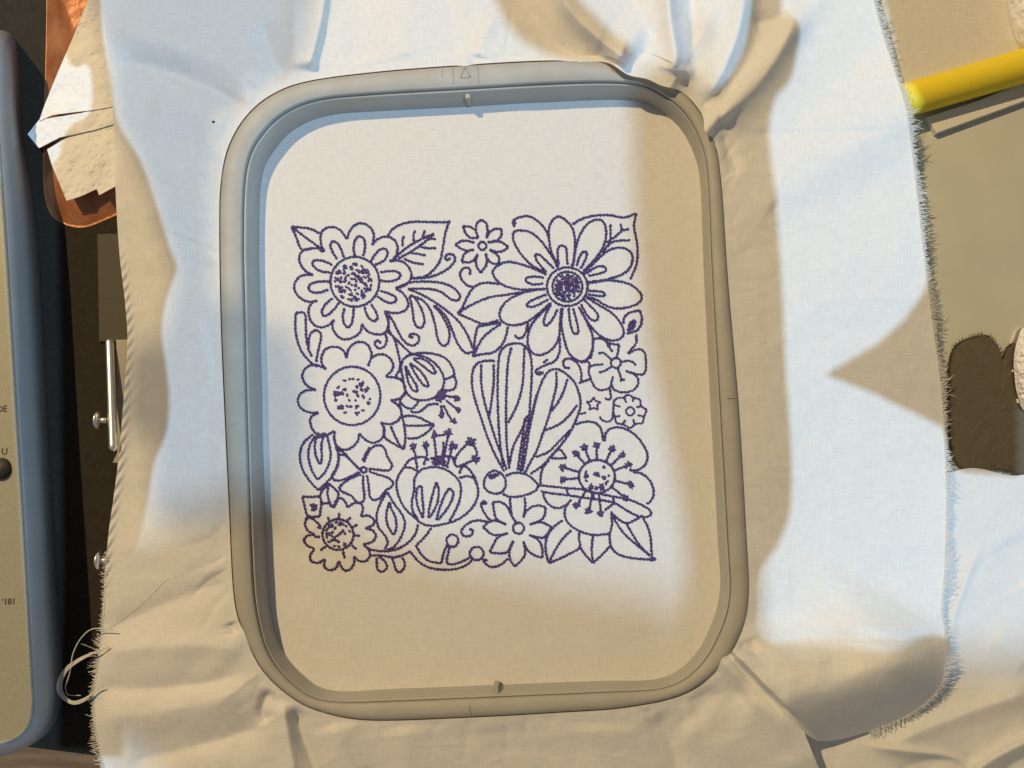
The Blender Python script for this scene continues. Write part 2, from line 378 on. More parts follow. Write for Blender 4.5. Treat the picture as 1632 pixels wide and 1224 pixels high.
# folds: (polyline px, height mm, width px left, width px right) ; sides are relative to the direction of travel
FOLDS = [
 ([(150, 30), (240, 62), (340, 95), (425, 140)], 3.0, 34, 30, 1), ([(170, 92), (270, 115), (345, 145), (396, 178)], -3.6, 20, 14, 1),
 ([(230, 170), (300, 178), (365, 205)], 1.8, 26, 30, 1), ([(420, 30), (432, 85), (458, 128)], -2.4, 15, 18, 1), ([(470, -20), (470, 60), (474, 118)], 2.4, 26, 16, 1),
 ([(522, -40), (510, 40), (490, 116)], 3.6, 6, 20, 1), ([(570, -40), (575, 50), (580, 104)], -1.6, 30, 30, .6), ([(660, -30), (640, 40), (650, 98)], 1.8, 40, 40, .6),
 ([(700, -30), (730, 40), (738, 92)], -2.0, 22, 22, .8), ([(790, 20), (770, 60), (760, 95)], 2.0, 16, 16, .8),
 ([(790, -60), (850, 30), (900, 80), (975, 108)], -4.2, 26, 40, .9), ([(880, -60), (905, 10), (955, 62), (1012, 104)], 7.5, 44, 16, .85), ([(1000, -60), (1020, 20), (1050, 70)], -1.8, 18, 18, .6),
 ([(1062, -40), (1070, 40), (1078, 92), (1066, 116)], 5.4, 12, 20, .9), ([(1100, -30), (1104, 60), (1100, 122)], -3.2, 16, 16, .9), ([(1040, 100), (1075, 112), (1110, 112)], 1.6, 12, 8, 1),
 ([(1190, -60), (1183, 20), (1162, 90), (1124, 166)], 5.5, 14, 26, .8), ([(1215, 10), (1195, 90), (1140, 178)], -1.2, 16, 16, .9),
 ([(1275, 0), (1250, 70), (1205, 138), (1138, 200)], 4.6, 24, 20, .8), ([(1262, 20), (1240, 28), (1200, 40)], -1.5, 12, 12, .7), ([(1142, 216), (1160, 236), (1175, 280)], -1.4, 12, 14, 1),
 ([(1165, 255), (1200, 300), (1240, 330)], 1.0, 20, 26, 1), ([(1180, 212), (1280, 214), (1420, 208)], -0.6, 7, 9, 1), ([(1325, 250), (1326, 600), (1324, 940)], 0.12, 5, 5, 1),
 ([(1480, 400), (1380, 420), (1250, 460)], 0.7, 60, 60, .6), ([(1205, 330), (1215, 600), (1225, 820)], 0.4, 30, 34, 1), ([(1255, 885), (1258, 990)], 0.5, 5, 5, 1),
 ([(1165, 1030), (1300, 1017), (1420, 1018), (1505, 1024)], -1.8, 9, 20, 1), ([(1150, 1050), (1230, 1050), (1330, 1052)], 2.2, 7, 14, .8), ([(1195, 1015), (1205, 1045)], -1.2, 10, 10, 1),
 ([(1200, 1085), (1320, 1075), (1420, 1062), (1500, 1046)], 2.0, 40, 50, .95), ([(1170, 1110), (1230, 1135), (1284, 1168), (1300, 1230)], 3.2, 34, 40, .9),
 ([(1090, 1115), (1160, 1105), (1260, 1110)], -1.6, 20, 24, .8), ([(1040, 1136), (1068, 1180), (1080, 1240)], -2.2, 18, 18, .9), ([(1090, 1145), (1140, 1200), (1160, 1260)], 2.4, 34, 34, .8),
 ([(950, 1148), (950, 1240)], 1.2, 50, 50, .7), ([(800, 1150), (810, 1240)], -1.0, 40, 40, .7), ([(640, 1155), (650, 1240)], 1.4, 40, 40, .7),
 ([(470, 1120), (482, 1170), (512, 1250)], -4.0, 10, 13, 1), ([(448, 1112), (455, 1150), (470, 1240)], 3.2, 13, 16, 1), ([(530, 1150), (560, 1240)], 2.0, 26, 26, .9),
 ([(432, 1098), (418, 1130), (428, 1152)], -4.0, 11, 10, .9), ([(440, 1150), (370, 1172), (280, 1196), (200, 1215)], -3.8, 22, 30, .7), ([(410, 1090), (330, 1120), (220, 1140), (150, 1145)], 3.4, 36, 36, .7),
 ([(400, 1068), (330, 1088), (230, 1098), (150, 1096)], -2.8, 16, 18, .8), ([(392, 1040), (330, 1030), (240, 1032), (160, 1040)], 2.6, 26, 22, .8), ([(160, 1010), (240, 972), (320, 940), (370, 925)], -2.2, 16, 22, .8),
 ([(372, 990), (378, 1010)], -2, 14, 14, 1), ([(170, 880), (270, 860), (355, 850)], 1.8, 44, 36, .8), ([(190, 760), (260, 745), (350, 750)], -0.8, 40, 40, .8), ([(210, 600), (280, 590), (345, 580)], 1.0, 60, 60, .8),
 ([(230, 450), (300, 440), (345, 430)], -.8, 30, 30, .8), ([(220, 330), (290, 330), (345, 300)], 1.0, 40, 40, .8), ([(180, 1230), (260, 1190), (380, 1215)], 1.0, 30, 30, .8),
]
_fr = random.Random(11)
for _k in range(110):                                  # small gathers running out from the hoop
    a_ = _fr.uniform(-math.pi, math.pi) if _k < 60 else _fr.choice((-2.42, -0.72, 0.76, 2.4)) + _fr.gauss(0, 0.16)
    r_ = float(np.interp(a_, TH2, R_RIM)); l_ = _fr.uniform(35, 130); b_ = a_ + _fr.gauss(0, 0.28)
    x0, y0 = HC[0] + (r_ - 6) * math.cos(a_), HC[1] + (r_ - 6) * math.sin(a_)
    x1, y1 = x0 + l_ * math.cos(b_), y0 + l_ * math.sin(b_); w_ = _fr.uniform(3.5, 9)
    k_ = _fr.gauss(0, 6)
    calm = 0.45 if abs(a_) < 0.6 else 1.0
    FOLDS.append(([(x0, y0), ((x0 + x1) / 2 + k_ * math.sin(b_), (y0 + y1) / 2 - k_ * math.cos(b_)), (x1, y1)], calm * _fr.choice((-1, 1)) * _fr.uniform(0.2, 0.75), w_, w_ * _fr.uniform(.6, 1.5), 0.3))
for _k in range(46):                                   # faint creases left in the cloth
    a_ = _fr.uniform(-math.pi, math.pi); r_ = float(np.interp(a_, TH2, R_RIM)) + _fr.uniform(20, 300)
    x0, y0 = HC[0] + r_ * math.cos(a_), HC[1] + r_ * math.sin(a_); b_ = _fr.uniform(0, math.pi); l_ = _fr.uniform(40, 150); w_ = _fr.uniform(2.5, 6)
    FOLDS.append(([(x0, y0), (x0 + l_ * .5 * math.cos(b_) + _fr.gauss(0, 6), y0 + l_ * .5 * math.sin(b_) + _fr.gauss(0, 6)), (x0 + l_ * math.cos(b_), y0 + l_ * math.sin(b_))], _fr.choice((-1, 1)) * _fr.uniform(0.06, 0.22), w_, w_ * 1.3, 0.8))
def fold_height(px, py, folds):
    z = np.zeros_like(px)
    for pts, amp, wl, wr, endf in folds:
        c = catmull(pts, False, 8.0)
        L = len(c)
        best = np.full(px.shape, 1e9); side = np.zeros_like(px); par = np.zeros_like(px)
        lo = c.min(0) - 3.2 * max(wl, wr); hi = c.max(0) + 3.2 * max(wl, wr)
        msk = (px > lo[0]) & (px < hi[0]) & (py > lo[1]) & (py < hi[1])
        if not msk.any(): continue
        x, y = px[msk], py[msk]
        bd = np.full(x.shape, 1e9); sd = np.zeros_like(x); pr = np.zeros_like(x)
        for i in range(L - 1):
            a, b = c[i], c[i + 1]; ab = b - a; l2 = ab @ ab + 1e-9
            u = np.clip(((x - a[0]) * ab[0] + (y - a[1]) * ab[1]) / l2, 0, 1)
            dx = x - a[0] - u * ab[0]; dy = y - a[1] - u * ab[1]
            d = np.hypot(dx, dy); k = d < bd
            bd[k] = d[k]; sd[k] = ((ab[0] * dy - ab[1] * dx) / (math.sqrt(l2) * np.maximum(d, 1e-6)))[k]; pr[k] = ((i + u) / (L - 1))[k]
        w = 0.5 * (wl + wr) + 0.5 * (wr - wl) * np.clip(sd, -1, 1)
        env = 1 - (1 - endf) * pr
        fd = np.clip(np.minimum(pr / 0.22, (1 - pr) / 0.14), 0, 1); fade = 0.04 + 0.96 * fd * fd * (3 - 2 * fd)
        z[msk] += amp * env * fade * np.exp(-(bd / w) ** 1.45)
    return z * 0.001
T2 = np.broadcast_to(t2, rr.shape)
zin = 0.0085 + 0.0040 * np.clip(over / 10, 0, 1)[None]
ze = (Z_EDGE * 0.001)[None]
fz = ze + (zin - ze) * (1 - T2) ** 1.25
amp_edge = np.clip(T2 / 0.05, 0.25, 1)
calm_ = 0.78 + 0.22 * np.clip((fx - 800) / 100, 0, 1) * np.clip((300 - fy) / 60, 0, 1)
fz = fz + fold_height(fx, fy, FOLDS) * amp_edge * calm_
# the lower right corner rolls over and down to its edge
angd = np.degrees(TH2)[None]
win = np.clip((angd - 27.0) / 7.0, 0, 1); win = win * win * (3 - 2 * win) * np.clip((46.9 - angd) / 0.8, 0, 1)
q = np.clip((R_EDGE[None] - rr) / (85 + 45 * np.clip((angd - 30) / 14, 0, 1)), 0, 1)
roll = 0.0150 * np.sin(q * math.pi / 2) * (0.5 + 0.5 * np.cos(math.pi * np.clip((R_EDGE[None] - rr - 70) / 210, 0, 1)))
fz += win * roll
fz += 0.0008 * fbm(fx / 170, fy / 170, 2) * np.clip(T2 * 4, 0, 1) + 0.00010 * fbm(fx / 30 + 9, fy / 30, 2) - 0.0008 * np.abs(fbm(fx / 120 + 3, fy / 75 + 8, 2)) * np.clip(T2 * 6, 0, 1) - 0.00022 * np.abs(fbm(fx / 34 + 1, fy / 26, 2))
# rolled selvedge down the left edge
dl = (rr[-1][None] - rr)
sel = np.exp(-(dl / 10) ** 2) * np.clip((fy - 380) / 60, 0, 1) * np.clip((960 - fy) / 60, 0, 1) * (fx < 300)
fz += sel * (0.0008 + 0.00028 * np.sin((fy * 0.8 + fx * 1.1) / 2.5))
fz = np.maximum(fz, ZM + 0.0006)
mesh_obj('loose_cloth', P(fx, fy, fz).reshape(-1, 3), ring_faces(NRO, 1500, flip=True), M_COTTON, cloth)

# frayed edge threads
parts = []
ex, ey, ez = fx[-1], fy[-1], fz[-1]
for k in range(0, 1500):
    x, y = ex[k], ey[k]
    right = x > 1380 and -30 < y < 1165
    leftlow = x < 260 and 880 < y < 1260
    if not (right or leftlow): continue
    nb = 3 if right else 2
    seg = math.hypot(ex[(k + 1) % 1500] - x, ey[(k + 1) % 1500] - y)
    nb = max(1, int(round(seg / (0.95 if right else 1.6))))
    for q in range(nb):
        u = random.random()
        bx = x + (ex[(k + 1) % 1500] - x) * u; by = y + (ey[(k + 1) % 1500] - y) * u; bz = ez[k]
        tx, ty = ex[(k + 1) % 1500] - ex[k - 1], ey[(k + 1) % 1500] - ey[k - 1]
        l = math.hypot(tx, ty) + 1e-6; nx, ny = ty / l, -tx / l
        if nx * (x - HC[0]) + ny * (y - HC[1]) < 0: nx, ny = -nx, -ny
        slant = 0.35 * math.sin(y / 37.0) + 0.25 * math.sin(y / 9.0) + random.gauss(0, 0.22)
        dx, dy = nx + slant * tx / l, ny + slant * ty / l
        ln = (4 + min(12, random.expovariate(1 / 3.6))) * (1.0 if right else (0.7 if y > 980 else 0.45)) * (1 + 0.4 * math.sin(y / 23.0))
        if not right and random.random() < 0.12: ln *= 1.9
        pts = []
        bend = random.gauss(0, 0.25)
        for s in (0, .35, .7, 1.0):
            a = -2.0 + s * (ln + 2.0)
            pts.append(P(bx + dx * a + bend * s * s * ln * tx / l, by + dy * a + bend * s * s * ln * ty / l, max(bz + 0.0002 - 0.0003 * s * s * ln / 12, ZM + 0.0004)))
        parts.append(tube(pts, 0.000095, 4, (1, .95, .9, .6)))
v, f = join_parts(parts)
tag(mesh_obj('frayed_fringe', v, f, M_THREADW, cloth, smooth=False), kind='stuff')

# ------------------------------------------------------------------ embroidery
CROP = {'A': (440, 320, 5.1), 'B': (720, 320, 5.1), 'C': (440, 520, 5.1), 'D': (720, 520, 4.8), 'E': (460, 690, 5.1), 'F': (740, 680, 5.1)}
def cv(k, pts):
    ox, oy, s = CROP[k]; return [(ox + x / s, oy + y / s) for x, y in pts]
def circ(k, cx, cy, rx, ry=None, n=14):
    ry = ry or rx
    p = [(cx + rx * math.cos(i * 2 * math.pi / n), cy + ry * math.sin(i * 2 * math.pi / n)) for i in range(n)]
    return cv(k, p + [p[0]])
SEC = np.array([(math.cos(a), math.sin(a)) for a in np.arange(6) * math.pi / 3])
def stitch(parts, a, b, w=2.05):
    """one short thread stitch lying on the cloth from photo point a to b"""
    a = np.array(a); b = np.array(b); d = b - a; L = np.linalg.norm(d) + 1e-9; d /= L
    nrm = np.array([-d[1], d[0]])
    V = []
    for t, r in ((-.04, .42), (.16, .9), (.5, 1.08), (.84, .9), (1.04, .42)):
        c = a + d * L * t
        off = nrm[None] * (SEC[:, 0] * w * r)[:, None] + c[None]
        zz = -0.00004 + PX * w * 0.62 * (0.35 + SEC[:, 1] * r) + 0.00024 * math.sin(max(0, min(1, t)) * math.pi)
        V.append(P(off[:, 0], off[:, 1], zz + panel_z(c[0], c[1])))
    V = np.vstack(V)
    F = ring_faces(5, 6).tolist() + [[5, 4, 3, 2, 1, 0], [24, 25, 26, 27, 28, 29]]
    parts.append((V, F))
def run(parts, pts, w=2.05, ln=5.6):
    c = catmull(pts, False, 1.0)
    d = np.concatenate([[0], np.cumsum(np.linalg.norm(np.diff(c, axis=0), axis=1))])
    m = max(1, int(round(d[-1] / ln)))
    s = np.linspace(0, d[-1], m + 1)
    q = np.stack([np.interp(s, d, c[:, 0]), np.interp(s, d, c[:, 1])], 1)
    for i in range(m):
        a, b = q[i], q[i + 1]; dd = (b - a) / (np.linalg.norm(b - a) + 1e-9); nn = np.array([-dd[1], dd[0]])
        k = 0.55 * (1 if i % 2 else -1) + random.uniform(-.35, .35)
        stitch(parts, a + nn * k, b - nn * k + np.array([random.uniform(-.25, .25), random.uniform(-.25, .25)]), w * random.uniform(.88, 1.1))
def knot(parts, c, r, n=7):
    for i in range(n):
        a = random.uniform(0, math.pi); d = np.array([math.cos(a), math.sin(a)]) * r * random.uniform(.7, 1.1)
        o = np.array(c) + np.array([random.uniform(-r, r), random.uniform(-r, r)]) * .45
        stitch(parts, o - d, o + d, 1.5)
def seeds(parts, c, r, rings, fill=0.75):
    for rad, cnt in rings:
        for i in range(cnt):
            if random.random() > fill: continue
            a = i * 2 * math.pi / cnt + random.uniform(-.2, .2)
            p = np.array(c) + rad * r * np.array([math.cos(a), math.sin(a)]) + np.random.uniform(-.8, .8, 2)
            if random.random() < .28: knot(parts, p, 3.0, 5)
            else:
                b = a + math.pi / 2 + random.uniform(-.8, .8); l = random.uniform(4, 7)
                stitch(parts, p - l * .5 * np.array([math.cos(b), math.sin(b)]), p + l * .5 * np.array([math.cos(b), math.sin(b)]), 1.75)
def motif(name, label, crop_strokes, knots=(), seedlist=(), w=2.05):
    parts = []
    for k, pts in crop_strokes:
        run(parts, pts if k is None else cv(k, pts), w)
    for k, x, y, r in knots:
        knot(parts, cv(k, [(x, y)])[0], r, 9)
    for k, x, y, r, rings, fill in seedlist:
        seeds(parts, cv(k, [(x, y)])[0], r, rings, fill)
    v, f = join_parts(parts)
    o = mesh_obj(name, v, f, M_VIOLET, cloth)
    if label: o['label'] = label
    return o
A = lambda *p: ('A', list(p)); B = lambda *p: ('B', list(p)); C = lambda *p: ('C', list(p)); D = lambda *p: ('D', list(p)); E = lambda *p: ('E', list(p)); F_ = lambda *p: ('F', list(p))
RAW = lambda p: (None, p)

motif('embroidered_flower', 'ten petalled flower with oval loops round a seeded disc', [
 RAW(circ('A', 640, 657, 200, 203)),
 A((575,310),(600,240),(640,195),(690,180),(740,195),(780,235),(795,290),(780,360)), A((780,360),(810,320),(860,295),(910,290),(960,315),(985,360),(985,410),(960,470),(920,490)),
 A((920,490),(980,485),(1040,500),(1085,550),(1100,610),(1080,660),(1030,695),(970,712)), A((970,712),(1020,740),(1060,790),(1075,840),(1055,885),(1000,910),(940,910),(880,895)),
 A((880,895),(905,930),(915,990),(900,1050),(870,1080),(810,1085),(750,1065),(715,1030),(695,1000)), A((695,1000),(690,1050),(660,1090),(600,1120),(540,1125),(490,1090),(460,1040),(455,1000),(470,965)),
 A((470,965),(440,1000),(390,1025),(340,1025),(290,990),(265,930),(265,870),(295,825),(335,810)), A((335,810),(270,820),(210,800),(160,750),(145,695),(165,640),(210,605),(260,600),(300,600)),
 A((300,600),(250,580),(205,530),(185,475),(195,430),(230,395),(290,385),(340,385),(395,410)), A((395,410),(370,370),(360,310),(370,250),(420,215),(480,215),(530,245),(560,290),(575,310)),
 A((640,450),(628,380),(645,310),(680,285),(715,310),(722,380),(705,450)), A((765,500),(800,440),(850,390),(900,395),(905,440),(870,490),(800,520)), A((845,580),(920,570),(985,575),(1015,605),(980,640),(910,655),(845,645)),
 A((845,730),(910,750),(970,780),(980,805),(945,830),(890,820),(820,775)), A((770,840),(810,900),(825,950),(805,978),(765,965),(730,910),(718,860)), A((630,870),(625,950),(605,1015),(580,1030),(555,1005),(540,940),(555,870)),
 A((460,790),(400,840),(370,900),(385,938),(430,920),(480,870),(510,825)), A((430,655),(350,655),(280,675),(260,705),(285,740),(350,745),(425,720)), A((440,580),(370,575),(310,540),(290,500),(320,480),(390,490),(455,520)),
 A((495,475),(455,410),(438,355),(460,325),(500,345),(530,400),(550,460)), A((620,580),(680,640),(740,695))], seedlist=[('A', 625, 660, 29, ((1, 30), (.86, 24), (.7, 20), (.45, 14), (.2, 6)), .82)])
motif('embroidered_leaf', 'pointed corner leaf above the ten petalled flower', [A((125,210),(200,215),(290,230),(350,265)), A((125,210),(165,300),(205,395),(290,385)), A((125,210),(230,290),(390,405))], knots=[('A', 140, 215, 3), ('A', 370, 400, 3)])
motif('embroidered_leaf', 'broad veined leaf with a curled stem', [A((905,285),(950,225),(1030,185),(1130,168),(1260,172),(1405,172)), A((1405,172),(1375,260),(1355,380),(1330,490),(1260,580),(1190,620),(1105,625)),
 A((1105,630),(1240,620),(1350,580),(1420,530),(1455,480),(1445,440),(1410,430),(1375,445),(1375,475),(1410,480),(1415,460)), A((955,470),(1060,380),(1180,310),(1285,265)), A((990,470),(1100,410),(1200,340),(1285,270)),
 A((1030,370),(1025,320),(1040,285)), A((1120,330),(1115,280),(1130,240)), A((1195,300),(1195,265),(1212,240)), A((1215,300),(1300,312)), A((1170,370),(1230,385),(1300,382)), A((1090,420),(1150,430),(1215,442)), A((1040,470),(1110,500),(1200,515))], knots=[('A', 1405, 174, 2.5), ('A', 965, 465, 2.6)])
motif('embroidered_spray', 'spray of long drop shaped fronds', [A((970,710),(1080,665),(1200,655),(1340,665),(1440,705),(1495,770),(1480,808),(1420,800),(1340,740),(1240,715),(1070,715)),
 A((1070,715),(1180,760),(1300,830),(1420,920),(1500,1000),(1560,1100),(1600,1200)), A((1085,770),(1180,800),(1250,880),(1290,1000),(1310,1110),(1335,1165),(1370,1180),(1400,1150),(1410,1080),(1390,1010),(1340,920),(1280,850)),
 A((1290,850),(1380,940),(1430,1050),(1470,1150),(1510,1210),(1550,1240),(1600,1225)), A((1085,770),(1110,900),(1120,980),(1150,1030),(1190,1025),(1205,970),(1185,890),(1130,790),(1090,765))])
motif('embroidered_tendril', 'curling tendrils and stems below the ten petalled flower', [A((890,905),(940,960),(980,1040),(1030,1130),(1090,1175),(1140,1165),(1165,1120),(1145,1085),(1100,1080),(1075,1100),(1100,1115),(1115,1105)),
 A((880,1070),(900,1120),(880,1185),(830,1200),(800,1165),(810,1135),(845,1140),(850,1160)), A((885,900),(915,1000),(915,1050),(960,1120),(990,1230),(1010,1320)), A((900,1060),(970,1120),(1040,1190),(1100,1245))])
motif('embroidered_leaf', 'pair of slim upright leaf loops beside the round eyed flower', [A((160,910),(155,1000),(165,1110),(210,1230),(300,1330),(340,1345)), A((160,910),(200,905),(235,915),(240,1000),(245,1120),(265,1210),(290,1265)), A((265,1190),(270,1100),(310,1050),(355,1065),(365,1110),(340,1220),(325,1310))])
motif('embroidered_flower', 'ten petalled plain flower with a large round seeded eye', [RAW(circ('C', 618, 565, 230, 238, 18)),
 C((570,260),(590,180),(640,135),(690,125),(740,145),(770,200),(775,245),(745,325)), C((770,260),(800,240),(850,225),(910,245),(950,300),(945,350),(890,410)), C((890,410),(960,415),(1020,440),(1050,500),(1040,550),(1000,590),(930,600)),
 C((930,600),(990,640),(1020,700),(1005,750),(960,785),(910,795),(850,780)), C((850,780),(880,830),(870,900),(820,940),(770,945),(710,910),(675,870)), C((675,870),(665,930),(620,980),(560,1005),(500,980),(470,920),(475,850)),
 C((475,850),(430,875),(370,890),(310,860),(280,800),(280,740),(345,700)), C((345,700),(270,700),(200,665),(175,600),(200,545),(250,520),(325,515)), C((325,515),(260,490),(215,430),(215,380),(250,330),(310,310),(360,325),(405,350)),
 C((405,350),(370,300),(370,240),(400,185),(460,165),(520,175),(555,210),(570,260))], knots=[('C', 695, 470, 4), ('C', 500, 550, 4), ('C', 530, 660, 4), ('C', 730, 520, 3)], seedlist=[('C', 620, 570, 28, ((1, 26), (.62, 14), (.3, 8)), .72)])
motif('embroidered_bud', 'acorn shaped bud with tufted stamens', [C((1100,225),(1040,260),(1015,330),(1030,420),(1050,520),(1100,580),(1170,600),(1260,590),(1330,540),(1365,460),(1350,380),(1290,300),(1200,245),(1100,225)),
 C((1100,225),(1200,215),(1310,230),(1390,270),(1440,350),(1445,400),(1370,430)), C((1445,400),(1465,460),(1440,515),(1370,520)), C((1115,265),(1180,260),(1260,310),(1300,380)), C((1115,265),(1190,320),(1270,382),(1300,380)),
 C((1085,300),(1160,350),(1220,430),(1240,490)), C((1085,300),(1140,400),(1200,480),(1240,490)), C((1050,320),(1090,400),(1140,480),(1150,530)), C((1050,320),(1070,440),(1110,520),(1150,530)), C((1010,300),(1000,360),(970,410),(1020,430)),
 C((1370,560),(1430,575),(1480,570)), C((1380,600),(1440,650),(1500,690)), C((1360,640),(1400,720),(1440,780)), C((1340,640),(1350,720)), C((1050,550),(1000,600)), C((1000,600),(1040,650),(1100,670),(1145,630),(1155,600)), C((1090,690),(1150,700),(1200,670),(1240,635),(1320,630))],
 knots=[('C', 1340, 565, 7), ('C', 1330, 590, 6), ('C', 1350, 545, 6), ('C', 1470, 585, 4.5), ('C', 1485, 680, 4), ('C', 1440, 770, 4.5), ('C', 1345, 720, 5)])
motif('embroidered_leaf', 'two split leaves under the acorn shaped bud', [C((1010,740),(1080,725),(1160,740),(1230,775),(1285,800)), C((1285,800),(1230,860),(1150,905),(1065,912)), C((1050,805),(1150,808),(1285,800)),
 C((1000,620),(1020,700),(1045,840),(1050,920),(1035,1000)), C((850,780),(875,820),(880,900),(950,950),(1035,1000)), C((930,810),(960,880),(1000,960),(1030,995))], knots=[('C', 1035, 985, 3)])
motif('embroidered_leaf', 'large nested leaf below the round eyed flower', [E((200,10),(120,80),(90,180),(110,290),(170,390),(240,465)), E((240,465),(330,380),(390,290),(405,200),(385,110),(365,20)), E((220,20),(170,100),(160,200),(190,310),(235,380)), E((235,380),(300,310),(340,200),(330,100),(310,20)),
 E((225,30),(210,110),(225,200),(255,255)), E((255,255),(270,200),(265,100),(280,30))], knots=[('E', 255, 20, 5), ('E', 290, 18, 4)])
motif('embroidered_flower', 'four petalled clover flower with pointed petals', [RAW(circ('E', 610, 300, 26)), E((380,130),(450,160),(500,220),(570,290)), E((400,170),(470,190),(530,250),(580,300)), E((410,190),(385,290),(350,345),(370,385),(440,380),(520,345),(575,315)),
 E((610,240),(640,170),(680,115),(740,98),(780,125),(800,190),(840,260),(815,305),(740,300),(650,290)), E((600,225),(625,170),(660,115)), E((650,310),(730,340),(800,360),(850,400),(835,440),(790,465),(740,530),(690,545),(660,520),(650,430),(635,340)),
 E((590,335),(500,370),(410,440),(440,480),(510,510),(550,560),(590,570),(615,530),(605,430),(605,340))])
motif('embroidered_flower', 'bowl shaped poppy bud crowned with knobbed stamens', [E((1050,700),(1010,640),(1000,560),(1020,460),(1020,380),(1060,310),(1120,285),(1190,275),(1270,295),(1340,340),(1390,400),(1400,470),(1385,560),(1350,640),(1305,720)),
 E((1040,705),(1090,740),(1170,755),(1260,740),(1350,715),(1440,660),(1510,580),(1540,490),(1520,380),(1470,300),(1420,265),(1385,330)), E((940,275),(890,350),(875,430),(900,530),(950,620),(1040,700)), E((940,275),(1000,285),(1050,310)),
 E((940,270),(980,220),(1030,200),(1110,195),(1140,225)), E((1030,200),(1045,290)), E((1120,200),(1095,260)), E((1385,365),(1450,350),(1510,370),(1525,420)),
 E((1090,690),(1050,600),(1035,500),(1050,440)), E((1050,440),(1080,430),(1085,520),(1095,620),(1090,690)), E((1135,690),(1145,600),(1175,480),(1200,400)), E((1200,400),(1220,460),(1210,560),(1170,650),(1135,690)), E((1200,710),(1230,600),(1270,500),(1305,450)), E((1305,450),(1340,480),(1320,560),(1270,640),(1210,710)),
 E((1010,110),(1035,200)), E((1115,100),(1125,190)), E((1180,20),(1190,110),(1200,200),(1210,260)), E((1255,70),(1260,130),(1240,200)), E((1300,-5),(1280,100),(1260,200),(1250,270)), E((1335,110),(1310,180),(1290,260)),
 E((1460,80),(1390,150),(1350,220),(1360,275),(1420,255),(1515,215)), E((1150,210),(1240,190),(1330,190)), E((1180,260),(1240,250),(1300,280)), E((1330,190),(1350,250)), E((1180,10),(1240,20),(1300,-5)), E((1480,70),(1530,150),(1515,215))],
 knots=[('E', 1010, 110, 6), ('E', 1115, 95, 6), ('E', 1180, 15, 6), ('E', 1300, -10, 6), ('E', 1335, 100, 7), ('E', 1480, 70, 7), ('E', 1465, 80, 5), ('E', 1515, 215, 7), ('E', 1210, 215, 5), ('E', 1250, 230, 5), ('E', 1185, 235, 4)])
motif('embroidered_leaf', 'small corner leaf and bract beside the spiky sunflower', [E((110,515),(180,520),(255,520),(262,590),(250,680)), E((250,680),(155,675),(130,600),(110,515)), E((170,580),(230,620)), E((230,580),(180,630)), E((200,570),(205,640)),
 E((250,520),(270,470),(325,410)), E((325,410),(370,450),(405,490),(390,560),(360,610)), E((270,575),(330,570),(360,610)), E((325,410),(315,500),(345,600))], knots=[('E', 205, 605, 3)])
motif('embroidered_flower', 'small ragged sunflower with ray stitches', [RAW(circ('E', 400, 825, 127, 125)), E((360,600),(380,560),(400,530),(440,535),(465,570),(475,605)), E((475,605),(520,575),(560,565),(600,585),(600,640),(585,680)), E((585,680),(640,670),(690,700),(690,745),(620,775)),
 E((620,775),(680,790),(710,835),(680,885),(605,905)), E((605,905),(650,950),(660,1000),(620,1045),(560,1035),(530,1000)), E((530,1000),(530,1060),(490,1115),(440,1110),(408,1040)), E((408,1040),(380,1100),(330,1115),(285,1085),(295,1025)), E((295,1025),(240,1055),(185,1045),(170,1000),(210,940)),
 E((210,940),(150,915),(120,870),(150,835),(210,825)), E((210,825),(150,790),(130,730),(150,685)), E((205,840),(255,845)), E((150,685),(200,700),(260,760)), E((405,700),(410,650)), E((330,715),(315,680)), E((470,715),(505,685)), E((500,770),(560,745)), E((525,830),(580,835)), E((510,910),(550,945)), E((440,960),(455,1020)), E((300,920),(255,955)), E((265,770),(230,765)),
 E((340,880),(400,830),(450,790)), E((310,730),(360,770))], knots=[('E', 415, 740, 3), ('E', 345, 755, 3), ('E', 320, 820, 3)], seedlist=[('E', 400, 825, 19, ((1, 18), (.55, 9)), .7)])
motif('embroidered_leaf', 'curved leaf with an eye shaped core on the vine', [E((800,480),(750,560),(715,660),(725,760),(780,830),(805,890),(780,945)), E((800,480),(860,580),(920,660),(945,740),(910,850),(850,930),(800,950)), E((820,560),(795,640),(800,740),(850,830)), E((850,830),(875,770),(865,680),(830,610),(820,560))])
motif('embroidered_vine', 'curving vine with berries, drops and a spiral', [E((605,905),(660,945),(760,960),(860,950),(960,900),(1030,820),(1050,740)), E((655,995),(750,995),(850,1010),(930,990),(990,960)), E((715,1010),(715,1080),(730,1125),(780,1120),(800,1080),(770,1030),(730,1005)),
 E((840,1010),(860,1080),(885,1135),(930,1110),(945,1060),(920,1010)), E((1160,770),(1110,840),(1040,910)), E((1030,910),(1080,990),(1140,1040),(1240,1060)), E((1240,1060),(1260,970),(1290,910)), RAW(circ('E', 1330, 875, 50, 52, 10)), E((1310,925),(1290,1000),(1285,1060),(1350,1065),(1440,1030),(1490,1000)),
 E((990,965),(1050,1040),(1130,1090),(1240,1110),(1360,1105),(1450,1070),(1490,1030)), RAW(circ('F', 100, 1030, 58, 56, 10)), F_((150,1080),(190,1085)), F_((150,1085),(190,1130),(240,1140),(300,1120),(355,1070)),
 E((1632,725),(1530,710),(1450,740),(1400,800),(1420,835),(1470,840),(1500,810),(1490,780),(1465,785)), F_((230,775),(190,740),(145,670),(135,620),(170,605),(180,630))], knots=[('F', 160, 620, 3)])
